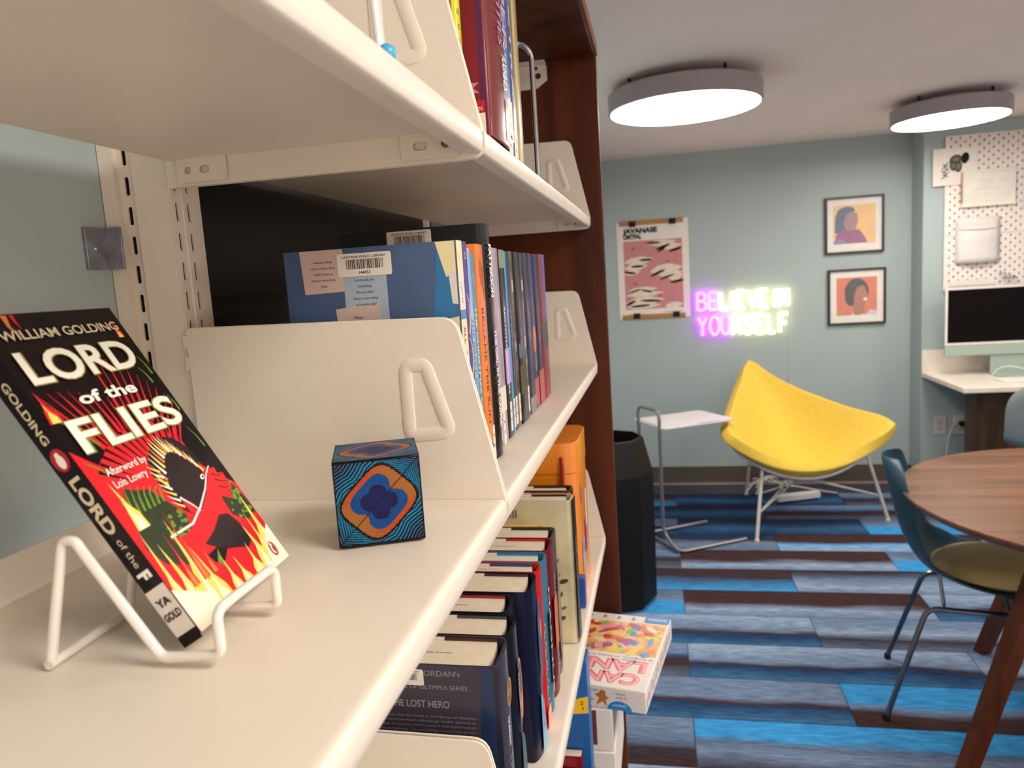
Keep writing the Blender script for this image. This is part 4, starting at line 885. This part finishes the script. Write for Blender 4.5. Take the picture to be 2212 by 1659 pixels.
for x, y, w_, h, ro in ((240, 500, 50, 7, 0), (300, 470, 52, 9, .3), (380, 448, 44, 9, .25), (290, 452, 30, 7, .4), (185, 392, 44, 8, 0), (130, 352, 44, 8, 0), (80, 312, 42, 8, -.15), (260, 300, 54, 9, .4), (320, 272, 52, 7, .3), (385, 240, 46, 9, .15), (110, 190, 40, 6, .25), (185, 186, 40, 7, -.2), (210, 120, 70, 8, -.05), (80, 112, 34, 9, .4), (140, 88, 66, 8, .05)): p.ell(x, y, w_, h, dkp, 12, ro)
for x, y in ((105, 470), (330, 372), (110, 240), (270, 152)): p.ell(x, y, 12, 8, M('poster_rose', (180, 90, 100), .6))
p.text('JAVANASE', 42, 572, 32, black, width=225, bold=.06); p.text('OMTPAL', 42, 534, 30, black, width=120, bold=.06); p.text('EXHIBITION', 290, 36, 10, MATS['tiny_print'], width=130); p.text('ART CLUB', 60, 28, 10, MATS['poster_rose'], width=100); p.build('poster_print', t)
# framed portraits
frame = M('black_frame', (34, 26, 24), .4)
def framed(z0, label, kind, x0=1.046, x1=1.392):
    w_ = x1-x0; h = .352; t = thing('framed_portrait', label, 'framed picture', (x0+w_/2, 5.055, z0), 'framed portraits')
    b = B()
    for lo, hi in (((x0, 5.036, z0), (x1, 5.059, z0+.012)), ((x0, 5.036, z0+h-.012), (x1, 5.059, z0+h)), ((x0, 5.036, z0+.012), (x0+.012, 5.059, z0+h-.012)), ((x1-.012, 5.036, z0+.012), (x1, 5.059, z0+h-.012))): b.box(lo, hi, frame)
    b.build('frame', t, smooth=0); BX((x0+.0125, 5.050, z0+.0125), (x1-.0125, 5.056, z0+h-.0125), M('mat_board', (238, 228, 216), .6)).build('mat_board', t)
    p = P_minusY(x0, 5.050, z0); p.d = .00003
    if kind == 0:
        p.rect(50, 60, 298, 300, M('apricot', (240, 186, 110), .5)); p.poly([(58, 130), (62, 230), (80, 275), (120, 292), (160, 288), (180, 268), (160, 240), (140, 180), (130, 120)], M('blue_hair', (36, 70, 108), .5))
        p.poly([(120, 160), (112, 190), (124, 240), (160, 262), (190, 246), (196, 200), (186, 170), (180, 130), (140, 120)], M('rose_brown_skin', (160, 108, 110), .5)); p.poly([(60, 62), (66, 120), (110, 150), (150, 138), (200, 148), (236, 100), (250, 62)], M('magenta_dress', (142, 36, 110), .5)); p.poly([(52, 60), (54, 84), (110, 92), (130, 62)], M('lavender', (130, 110, 160), .5))
    else:
        p.rect(52, 58, 292, 298, M('tangerine', (222, 98, 44), .5)); p.ell(172, 208, 72, 84, M('navy_hair', (12, 8, 20), .7, spec=.1), 24); p.ell(140, 168, 38, 50, MATS['navy_hair'])
        p.poly([(230, 60), (250, 92), (292, 84), (292, 58), (140, 58), (146, 80)], M('pale_shirt', (214, 196, 196), .5)); p.poly([(150, 66), (154, 140), (160, 200), (180, 240), (216, 246), (234, 200), (240, 160), (222, 136), (218, 70), (184, 56)], M('tan_skin', (170, 92, 54), .5)); p.ell(224, 158, 12, 10, white, 12); p.text('NIKKI', 56, 66, 14, M('gold_text', (170, 140, 60), .5), bold=.03)
    p.build('portrait_print', t)
    g = M('picture_glass', (255, 255, 255), .03, var=0, alpha=.08); BX((x0+.0122, 5.0435, z0+.0122), (x1-.0122, 5.045, z0+h-.0122), g).build('glass', t)
framed(1.498, 'upper framed portrait of a figure with long blue hair in purple', 0)
framed(1.048, 'lower framed portrait of a laughing figure on orange', 1, 1.062, 1.404)
# neon sign
def em(name, col, s_, base=(255, 255, 255)):
    m = M(name, base, .4, var=0); b = m.node_tree.nodes['Principled BSDF']; b.inputs['Emission Color'].default_value = (*col, 1); b.inputs['Emission Strength'].default_value = s_; return m
nm = em('neon_magenta', (.75, .012, 1.25), 2.3); ny = em('neon_yellow', (1, .92, .42), 1.5)
ST = {'B': [[(0, 0), (0, 1), (.4, 1), (.56, .88), (.52, .62), (.38, .52), (0, .52)], [(.38, .52), (.6, .4), (.6, .12), (.42, 0), (0, 0)]], 'E': [[(.55, 1), (0, 1), (0, 0), (.58, 0)], [(0, .5), (.48, .5)]], 'L': [[(0, 1), (0, 0), (.5, 0)]], 'I': [[(0, 0), (0, 1)]],
      'V': [[(0, 1), (.32, 0), (.64, 1)]], 'N': [[(0, 0), (0, 1), (.58, 0), (.58, 1)]], 'Y': [[(0, 1), (.3, .5), (.3, 0)], [(.3, .5), (.6, 1)]], 'O': [[(.34+.34*math.cos(a*PI/8), .5+.5*math.sin(a*PI/8)) for a in range(17)]],
      'U': [[(0, 1), (0, .3), (.12, .06), (.3, 0), (.48, .06), (.6, .3), (.6, 1)]], 'R': [[(0, 0), (0, 1), (.4, 1), (.56, .86), (.52, .6), (.38, .5), (0, .5)], [(.3, .5), (.6, 0)]],
      'S': [[(.56, .86), (.4, 1), (.14, 1), (.02, .82), (.1, .6), (.46, .42), (.56, .2), (.42, .02), (.14, 0), (0, .14)]], 'F': [[(.56, 1), (0, 1), (0, 0)], [(0, .5), (.46, .5)]]}
t = thing('neon_sign', 'glowing magenta and yellow neon words on the green wall above the yellow chair', 'neon sign', (.54, 5.04, 1.0))
def neon(word, x0, x1, z, h, nmag, gaps=None):
    adv = [(.12 if ch == 'I' else .62)+.22 if ch != ' ' else .20 for ch in word]; tot = sum(adv)-.22; k = (x1-x0)/tot; x = x0
    for i, ch in enumerate(word):
        if ch != ' ':
            b = B()
            for st in ST[ch]: b.tube(fillet([(x+q[0]*k, 5.032, z+q[1]*h) for q in st], .012, 3), .0115, nm if i < nmag else ny, 8)
            b.build('neon_letter', t)
        x += adv[i]*k
neon('BELIEVE IN', .248, .820, 1.188, .112, 2); neon('YOURSELF', .250, .818, 1.022, .118, 3)
BX((.225, 5.050, .99), (.850, 5.054, 1.335), M('clear_acrylic', (235, 240, 240), .08, var=0, alpha=.06)).build('acrylic_panel', t)
B().tube(bez([(.838, 5.052, 1.0), (.842, 5.05, .9), (.80, 5.05, .8), (.84, 5.052, .6)], 12), .0018, whitepl, 6).build('power_cord', t)
# coconut style chair
cy = M('yellow_upholstery', (232, 194, 70), .8, var=.04, vs=40, bump=.3, bs=700); shellm = M('white_shell', (196, 190, 194), .4); rod = M('pale_grey_rod', (212, 202, 190), .35)
t = thing('lounge_chair', 'yellow triangular shell lounge chair on thin pale legs', 'lounge chair', (.75, 4.3, 0))
Tc, Rc, Lc = Vector((.515, 4.77, .875)), Vector((1.285, 4.24, .560)), Vector((.285, 3.90, .575))
mLR, mTR, mTL = Vector((.79, 4.06, .345)), Vector((.86, 4.50, .680)), Vector((.37, 4.33, .660)); CEN = Vector((.72, 4.32, .325))
c200 = {'T': Tc, 'R': Rc, 'L': Lc}; e1, e2, e3 = 2*mLR-(Lc+Rc)/2, 2*mTR-(Tc+Rc)/2, 2*mTL-(Tc+Lc)/2
def surf(a, b, c):   # a:T b:R c:L
    P = Tc*a*a+Rc*b*b+Lc*c*c+e2*2*a*b+e1*2*b*c+e3*2*a*c
    base = (Tc+Rc+Lc)/9+(e1+e2+e3)*2/9
    return P+(CEN-base)*27*a*b*c
N = 22; rr = .045
def tri_pts():
    out = {}
    for i in range(N+1):
        for j in range(N+1-i):
            a, b = i/N, j/N; c = 1-a-b
            k = 1-3*(1/3-min(a, b, c))*0; 
            m = max(a, b, c); s_ = 1-.10*max(0, (m-.86)/.14)**1.5   # blunt the tips
            A_, B_, C_ = [1/3+(q-1/3)*s_ for q in (a, b, c)]; out[(i, j)] = (A_, B_, C_)
    return out
tp = tri_pts(); keys_ = list(tp); ix = {k: i for i, k in enumerate(keys_)}
P0 = [surf(*tp[k]) for k in keys_]
F = []
for i in range(N):
    for j in range(N-i):
        F.append((ix[(i, j)], ix[(i+1, j)], ix[(i, j+1)]))
        if i+j < N-1: F.append((ix[(i+1, j)], ix[(i+1, j+1)], ix[(i, j+1)]))
def vnorm(P, F):
    n = [Vector() for _ in P]
    for f in F:
        q = (P[f[1]]-P[f[0]]).cross(P[f[2]]-P[f[0]])
        for k in f: n[k] += q
    return [k.normalized() for k in n]
nn = vnorm(P0, F)
if sum(k.z for k in nn) < 0: nn = [-k for k in nn]; F = [f[::-1] for f in F]
rimk = [(0, j) for j in range(N)]+[(i, N-i) for i in range(N)]+[(i, 0) for i in range(N, 0, -1)]
rim = [ix[k] for k in rimk]
def shell_part(o0, o1, inset, mat, name, nb=4, sc=1):
    P0 = [surf(*[1/3+(q-1/3)*sc for q in tp[k]]) for k in keys_]
    """closed slab between offsets o0<o1 along the normals with rounded rim"""
    b = B(); cen = sum(P0, Vector())/len(P0)
    top = [P0[i]+nn[i]*o1 for i in range(len(P0))]; bot = [P0[i]+nn[i]*o0 for i in range(len(P0))]; nP = len(P0)
    vs = top+bot; fs = list(F)+[tuple(k+nP for k in f[::-1]) for f in F]; n = len(rim); prev = [i for i in rim]
    for s_ in range(1, nb):
        a = PI*s_/nb; ring = []
        for i in rim:
            outw = (P0[i]-cen); outw = (outw-nn[i]*outw.dot(nn[i])).normalized()
            ca, sa = math.cos(a), math.sin(a); vs.append(P0[i]+nn[i]*((o0+o1)/2+(o1-o0)/2*math.copysign(abs(ca)**.55, ca))+outw*inset*sa**.45); ring.append(len(vs)-1)
        for k in range(n): l = (k+1) % n; fs.append((prev[k], ring[k], ring[l], prev[l]))
        prev = ring
    last = [i+nP for i in rim]
    for k in range(n): l = (k+1) % n; fs.append((prev[k], last[k], last[l], prev[l]))
    b.add(vs, fs, mat); o = b.build(name, t, smooth=60); import bmesh as _bm
    bm = _bm.new(); bm.from_mesh(o.data); _bm.ops.recalc_face_normals(bm, faces=bm.faces); bm.to_mesh(o.data); bm.free(); return o
shell_part(-.001, .058, .016, cy, 'cushion', 10); shell_part(-.018, -.003, .006, shellm, 'shell', 3, .84)
hub = Vector((.74, 4.33, .255))
for foot, top_ in ((Vector((.468, 3.943, .012)), Vector((.520, 4.060, .415))), (Vector((1.212, 4.289, .012)), Vector((1.085, 4.270, .425))), (Vector((.51, 4.805, .012)), Vector((.56, 4.66, .62)))):
    k = top_.copy(); k.z -= .0
    B().tube([foot, top_], .0095, rod, 10).build('leg', t)
    B().lathe([(.013, 0), (.013, .012), (.009, .016)], (foot.x, foot.y, 0.0005), rod, 16).build('foot', t)
    for s_ in (-.02, .02):
        m = foot.lerp(top_, .33); B().tube([m, Vector((hub.x+s_, hub.y+abs(s_), hub.z-.01))], .0045, rod, 8).build('brace', t)
B().lathe([(.035, 0), (.035, .012)], (hub.x, hub.y, hub.z-.018), rod, 20).build('hub', t)
# side table
gt = M('grey_tube', (150, 146, 146), .3, metal=.7); t = thing('side_table', 'small white-topped side table with tube handle beside the yellow lounge chair', 'side table', (.1, 4.05, 0))
cs = [Vector((-.165, 4.055)), Vector((.0, 3.775)), Vector((.375, 3.995)), Vector((.205, 4.275))]
b = B(); b.prism(rpoly([(v.x, v.y) for v in cs], .03, 5), (0, 0, .652), (1, 0, 0), (0, 1, 0), .010, M('white_tabletop', (226, 216, 214), .25)); b.build('table_top', t, bevel=.002)
d1 = (cs[2]-cs[1]).normalized()
f1 = Vector((.035, 3.735)); f2 = Vector((-.135, 4.02)); a1 = cs[1]+(cs[0]-cs[1])*.12; a2 = cs[1]+(cs[0]-cs[1])*.80
b = B(); b.tube(fillet([(*(f2+d1*.42), .012), (*(f2+d1*.02), .012), (*a2, .10), (*a2, .745), (*a1, .745), (*a1, .10), (*(f1+d1*.02), .012), (*(f1+d1*.44), .012)], .05, 6), .0095, gt, 10); b.build('tube_frame', t)
b = B(); b.tube([(*(f1+d1*.03), .013), (*(f2+d1*.03), .013)], .008, gt, 10); b.build('cross_bar', t)
# waste bin
t = thing('waste_bin', 'tall black faceted waste bin standing past the wooden bookcase end', 'waste bin', (-.235, 3.2, 0))
b = B(); blk = M('black_plastic', (10, 6, 8), .5, var=.3, vs=6, bump=.5, bs=30, spec=.3)
b.lathe([(.165, .001), (.185, .02), (.188, .55), (.186, .60), (.150, .745), (.146, .752), (.138, .752), (.138, .70), (.170, .58), (.165, .03)], (-.238, 3.2, 0), blk, 8); b.build('bin_body', t, smooth=0, bevel=.003)
# wall plates, cord
wp = M('wall_plate', (214, 202, 196), .4)
for i, (x, lb) in enumerate(((1.628, 'left white wall socket plate under the desk'), (1.736, 'right white wall socket plate with a black plug in it'))):
    t = thing('wall_socket', lb, 'wall socket', (x+.035, 4.858, .36), 'wall sockets under the desk')
    BX((x, 4.852, .360), (x+(.070 if i == 0 else .10), 4.8598, .478), wp).build('cover_plate', t, bevel=.003)
    for z in (.39, .432): B().lathe([(.013, 0), (.013, .002)], (x+.035, 4.852, z+.006), M('socket_face', (196, 184, 178), .4), 14, (0, -1, 0)).build('socket_face', t)
t = thing('black_plug', 'black plug pushed into the right wall socket', 'plug', (1.79, 4.84, .43)); BX((1.765, 4.815, .415), (1.815, 4.8495, .445), black).build('plug_body', t, bevel=.006)
t = thing('white_cable', 'thin white cable hanging from the sockets to the floor', 'cable', (1.70, 4.83, 0))  # plain white cable, use not known
B().tube(bez([(1.765, 4.845, .44), (1.69, 4.83, .42), (1.68, 4.83, .25), (1.70, 4.83, .1), (1.66, 4.83, .004)], 16), .003, whitepl, 6).build('cord', t)
# tangled white cables under the lounge chair
t = thing('power_strip', 'tangle of white cables and a white power strip under the yellow chair', 'power strip', (.7, 4.75, 0))
Mx = Matrix.Translation(Vector((.80, 4.66, .012))) @ Matrix.Rotation(.35, 4, 'Z'); B().box((-.14, -.025, 0), (.14, .025, .04), whitepl, Mx).build('strip_body', t, bevel=.006)
rs = random.Random(8)
for k in range(7):
    B().tube(bez([(.55+rs.random()*.3, 4.6+rs.random()*.3, .02+.01*k), (.4+rs.random()*.6, 4.5+rs.random()*.5, .15), (.5+rs.random()*.6, 4.6+rs.random()*.4, .12), (.45+rs.random()*.6, 4.7+rs.random()*.3, .02)], 12), .004, whitepl, 6).build('cable', t)
# ---- desk and pegboard
t = thing('desk', 'white wall-mounted desk with a low backsplash on a dark wooden leg', 'desk', (2.3, 4.5, 0))
wt = M('white_laminate', (234, 222, 208), .35); BX((1.556, 4.215, .722), (3.39, 4.849, .750), wt).build('worktop', t, bevel=.003)
BX((1.556, 4.8495, .722), (3.39, 4.8595, .885), wt).build('backsplash', t, bevel=.002)
dk = wood('dark_oak', (54, 36, 26), (92, 66, 48), (20, 20, 2)); b = B(); b.prism(rpoly([(1.700, 4.40), (2.05, 4.40), (2.05, 4.62), (1.700, 4.62)], .05, 6), (0, 0, .001), (1, 0, 0), (0, 1, 0), .7205, dk); b.build('desk_leg', t)
t = thing('pegboard', 'white perforated pegboard above the desk', 'pegboard', (2.0, 4.85, 1.25))
peg = M('pegboard_white', (242, 228, 218), .45, var=.03)
def pegpanel(x0, z0, nx, nz, name='peg_panel'):
    b = B(); cw, ch = .050, .0225
    for j in range(nz):
        off = -cw/2 if j % 2 else 0
        for i in range(nx+(1 if j % 2 else 0)):
            xa = max(x0, x0+i*cw+off); xb = min(x0+nx*cw, x0+(i+1)*cw+off)
            if xb-xa < .01: continue
            za_, zb_ = z0+j*ch, z0+(j+1)*ch; full = xb-xa > .045
            if full:
                cx, cz = (xa+xb)/2, (za_+zb_)/2; o8 = [(cx+.004*s1, cz+.0075*s2) for s1, s2 in ((1, -.6), (1, .6), (.4, 1), (-.4, 1), (-1, .6), (-1, -.6), (-.4, -1), (.4, -1))]
                R4 = [(xb, za_), (xb, zb_), (xa, zb_), (xa, za_)]
                vs = [(q[0], 4.845, q[1]) for q in R4+o8]+[(q[0], 4.8495, q[1]) for q in o8]
                fs = [(0, 1, 5, 4), (1, 6, 5), (1, 2, 7, 6), (2, 8, 7), (2, 3, 9, 8), (3, 10, 9), (3, 0, 11, 10), (0, 4, 11)]
                fs += [(4+k, 4+(k+1) % 8, 12+(k+1) % 8, 12+k) for k in range(8)]
                b.add(vs, fs, peg)
            else: b.add([(xa, 4.845, za_), (xb, 4.845, za_), (xb, 4.845, zb_), (xa, 4.845, zb_)], [(0, 1, 2, 3)], peg)
    x1, z1 = x0+nx*cw, z0+nz*ch
    b.box((x0-.004, 4.8445, z0-.004), (x0, 4.853, z1+.004), peg); b.box((x1, 4.8445, z0-.004), (x1+.004, 4.853, z1+.004), peg); b.box((x0, 4.8445, z0-.004), (x1, 4.853, z0), peg); b.box((x0, 4.8445, z1), (x1, 4.853, z1+.004), peg)
    b.build(name, t, smooth=0)
for xx in (1.670, 2.430): pegpanel(xx, 1.2395, 15, 14); pegpanel(xx, 1.564, 15, 25)
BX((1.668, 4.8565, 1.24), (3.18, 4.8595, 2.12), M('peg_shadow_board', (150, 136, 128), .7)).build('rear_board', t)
t = thing('ink_print', 'white sheet with a black ink plant drawing on the pegboard', 'print', (1.72, 4.84, 1.85))
BX((1.598, 4.838, 1.85), (1.836, 4.8405, 2.062), cardw).build('sheet', t)
p = P_minusY(1.598, 4.838, 1.85); p.d = .00003; sg = M('ink_grey', (70, 66, 58), .6)
for x, y, a, b_, ro in ((170, 150, 22, 32, -.2), (120, 145, 34, 26, .4), (110, 110, 22, 30, .2), (135, 105, 20, 34, 0)): p.ell(x, y, a, b_, black if x > 150 else sg, 18, ro); p.ell(x, y, a*.6, b_*.5, M('ink_olive', (120, 116, 84), .6) if x < 150 else black, 14, ro)
for k in range(9): p.ell(60+(k % 3)*6, 50+k*9, 22, 3, sg, 8, .6-(k % 2)*1.2)
p.build('ink_drawing', t)
t = thing('spiral_notebook', 'open cream notebook with red spiral binding hung on the pegboard', 'notebook', (1.88, 4.83, 1.72))
BX((1.752, 4.822, 1.722), (2.032, 4.836, 1.925), M('cream_pages', (234, 226, 212), .6)).build('pages', t, bevel=.002)
BX((1.748, 4.8205, 1.716), (2.034, 4.8375, 1.738), M('cream_fold', (240, 230, 210), .6)).build('lower_fold', t, bevel=.003)
p = P_minusY(1.752, 4.822, 1.722); gi = M('faint_ink', (190, 186, 168), .6)
for y, w_ in ((185, 190), (140, 110), (90, 150), (60, 90)): p.text('notes and ideas', 50, y, 7, gi, width=w_)
p.build('faint_writing', t)
for k in range(18): B().tube([(1.752+.006*math.cos(a), 4.829+.010*math.sin(a), 1.745+k*.0098) for a in (0, .8, 1.6, 2.4, 3.2, 4, 4.8, 5.6)], .0015, M('red_wire', (190, 86, 60), .4), 5, True).build('spiral_ring', t)
t = thing('fabric_pouch', 'white hanging wall pocket below the notebook on the pegboard', 'wall pocket', (1.84, 4.82, 1.39))
b = B(); n = 8; vs = []
for j in range(9):
    for i in range(n+1):
        x = 1.727+i*(.232/n); z = 1.392+j*.033; bulge = .026*math.sin(PI*i/n)*(1 if j < 6 else .5)+.004
        vs.append((x, 4.842-bulge, z))
fs = [(j*(n+1)+i, j*(n+1)+i+1, (j+1)*(n+1)+i+1, (j+1)*(n+1)+i) for j in range(8) for i in range(n)]
o = B().add(vs, fs, M('pouch_white', (228, 220, 214), .6)).build('pocket', t); sm = o.modifiers.new('s', 'SOLIDIFY'); sm.thickness = .003; sm.offset = 1
B().tube([(1.727+.232*k/8, 4.838-.026*math.sin(PI*k/8), 1.592-.006*math.sin(PI*k/8)) for k in range(9)], .003, M('pouch_seam', (206, 196, 190), .6), 6).build('seam', t)
t = thing('paper_slip', 'long white strip of paper low on the pegboard', 'paper', (1.8, 4.84, 1.26)); BX((1.70, 4.840, 1.262), (1.94, 4.8425, 1.296), cardw).build('sheet', t)
t = thing('wire_hook', 'small cluster of metal hooks at the foot of the pegboard', 'hook', (2.0, 4.83, 1.28), )
for k in range(4): B().tube(bez([(1.97+k*.022, 4.844, 1.34-.012*k), (1.965+k*.022, 4.80, 1.32), (1.98+k*.022, 4.80, 1.27), (1.99+k*.02, 4.82, 1.30)], 8), .003, zinc, 6).build('hook_wire', t)
t = thing('blue_folder', 'blue folder hanging at the right edge of the pegboard', 'folder', (2.2, 4.83, 1.75)); BX((2.085, 4.832, 1.68), (2.32, 4.842, 2.00), M('folder_blue', (24, 96, 144), .4)).build('folder_cover', t, bevel=.002)
# computer
mint = M('mint_metal', (160, 178, 166), .35, var=.02); t = thing('desktop_computer', 'slim desktop computer with black screen, white border and mint green chin', 'computer', (1.95, 4.62, .75))
X0, X1, ZA, ZB_, YM = 1.612, 2.270, .868, 1.262, 4.655
BX((X0, YM, ZA), (X1, YM+.0115, ZB_), mint).build('housing', t, bevel=.003)
BX((X0+.001, YM-.002, ZA+.062), (X1-.001, YM-.0002, ZB_-.001), M('bezel_white', (232, 220, 212), .3)).build('bezel', t, bevel=.0008)
BX((X0+.014, YM-.003, ZA+.076), (X1-.014, YM-.0022, ZB_-.014), M('dark_screen', (10, 2, 3), .5, var=0, spec=.1)).build('screen', t)
BX((1.86, YM+.012, .752), (2.04, YM+.022, 1.0), mint).build('stand_upright', t, bevel=.002); BX((1.86, 4.56, .7505), (2.04, YM+.03, .757), mint).build('stand_foot', t, bevel=.002)
t = thing('keyboard', 'slim white keyboard on the desk before the computer', 'keyboard', (1.95, 4.4, .75)); BX((1.80, 4.36, .7505), (2.22, 4.475, .760), cardw).build('key_base', t, bevel=.003)
for r in range(4):
    b = B()
    for k in range(14): b.box((1.81+k*.0285, 4.367+r*.026, .7603), (1.834+k*.0285, 4.389+r*.026, .763), white)
    b.build('key_row', t, smooth=0)
t = thing('white_cable', 'looped thin white cable on the desk under the screen', 'cable', (1.9, 4.5, .75)); B().tube(bez([(1.83, 4.56, .765), (1.86, 4.52, .86), (1.98, 4.5, .80), (2.02, 4.49, .765)], 12), .0028, whitepl, 6).build('cable', t)  # white cable of no set purpose
# ---- shell chairs
def shell_chair(name, label, org, ang, shellc, legmat, cush=None, wooden=False, grp=None):
    T = Matrix.Translation(Vector(org)) @ Matrix.Rotation(ang, 4, 'Z'); t = thing(name, label, 'chair', mat=T)   # local +x forward
    prof = bez([(.235, .405), (.20, .450), (.05, .425), (-.06, .425), (-.19, .425), (-.215, .52), (-.215, .62), (-.24, .72), (-.268, .822)], 22)
    nS = 14; vs = []
    for i, q in enumerate(prof):
        s_ = i/(len(prof)-1); hw = .225 if s_ < .35 else .225-.02*(s_-.35)/.65
        if s_ > .78: hw *= math.sqrt(max(.02, 1-((s_-.78)/.235)**2.6))
        if s_ < .12: hw *= .88+s_
        for j in range(nS+1):
            v = -1+2*j/nS; ed = abs(v)**2.6; seat = max(0, 1-s_/.55); back = max(0, min(1, (s_-.35)/.3))
            vs.append((q[0]+.060*ed*back+.0*seat, v*hw, q[1]+.045*ed*seat*min(1, s_*4)+.04*ed*max(0, 1-abs(s_-.45)/.25)))
    fs = [(i*(nS+1)+j, (i+1)*(nS+1)+j, (i+1)*(nS+1)+j+1, i*(nS+1)+j+1) for i in range(len(prof)-1) for j in range(nS)]
    o = B().add(vs, fs, shellc).build('shell', t, local=True, smooth=80); m = o.modifiers.new('s', 'SOLIDIFY'); m.thickness = .006; m.offset = 0; m2 = o.modifiers.new('u', 'SUBSURF'); m2.levels = 1; m2.render_levels = 1
    for sy in (-1, 1):
        if not wooden:
            pts = fillet([(-.245, sy*.205, .012), (-.135, sy*.15, .368), (.14, sy*.15, .378), (.235, sy*.205, .012)], .035, 6); B().tube(pts, .0085, legmat, 10).build('leg_frame', t, local=True)
            for x in (-.245, .235): B().lathe([(.011, 0), (.011, .016), (.009, .02)], (x, sy*.205, .0005), black, 12).build('glide', t, local=True)
        else:
            for a, b_ in (((-.22, sy*.21, .0), (-.11, sy*.12, .40)), ((.22, sy*.21, .0), (.13, sy*.12, .405))): B().tube([a, b_], [.011, .016], legmat, 10).build('leg', t, local=True)
    b = B(); b.tube([(-.09, -.15, .384), (-.09, .15, .384)], .006, legmat, 8); b.tube([(.08, -.15, .388), (.08, .15, .388)], .006, legmat, 8); b.build('cross_bar', t, local=True)
    if cush:
        b = B(); pr = [(.0, -.026), (.12, -.026), (.175, -.018), (.196, 0), (.175, .018), (.12, .03), (.0, .034)]
        b.lathe([(max(.001, r*.93), z) for r, z in pr], (.062, 0, .474), cush, 36, caps=False); c = b.build('cushion', t, local=True, smooth=60); c['label'] = 'mustard yellow seat cushion'
        B().tube([(.062+.183*math.cos(a*PI/18), .183*math.sin(a*PI/18), .474) for a in range(36)], .0035, cush, 6, True).build('piping', c, local=True)
    return t
teal = M('teal_plastic', (22, 66, 86), .42, var=.03); dch = M('dark_chrome', (120, 118, 120), .22, metal=1, var=0)
shell_chair('shell_chair', 'dark teal shell chair with yellow cushion tucked under the round table', (.955, 2.475, 0), math.radians(-16), teal, dch, M('mustard_cushion', (250, 226, 158), .6, var=.05, bump=.2))
shell_chair('desk_chair', 'grey shell chair with wooden legs at the white desk', (1.93, 4.05, 0), math.radians(62), M('grey_plastic', (140, 150, 150), .35), wood('oak_leg', (176, 124, 60), (206, 156, 92), (20, 20, 2)), wooden=True)
# ---- round table
t = thing('round_table', 'round walnut table with splayed square legs at the right edge', 'table', (1.315, 2.30, 0))
b = B(); b.lathe([(.585, -.028), (.606, -.010), (.608, -.004), (.606, 0)], (1.315, 2.30, .742), walnut, 96); b.build('table_top', t, smooth=40)
for k in range(4):
    a = math.radians(111+90*k); d = Vector((math.cos(a), math.sin(a), 0)); ft = Vector((1.315, 2.30, 0))+d*.55; tp_ = Vector((1.315, 2.30, .713))+d*.27; s_ = Vector((-d.y, d.x, 0))
    vs = []
    for P, w2 in ((ft, .021), (tp_, .029)):
        for i, j in ((-1, -1), (1, -1), (1, 1), (-1, 1)): vs.append(P+d*w2*i+s_*w2*j)
    for v in vs[:4]: v.z = .0005
    B().add(vs, [(3, 2, 1, 0), (4, 5, 6, 7), (0, 1, 5, 4), (1, 2, 6, 5), (2, 3, 7, 6), (3, 0, 4, 7)], legw).build('leg', t, bevel=.003)
b = B(); b.lathe([(.30, -.06), (.30, -.0295)], (1.315, 2.30, .742), legw, 32); b.build('apron', t)
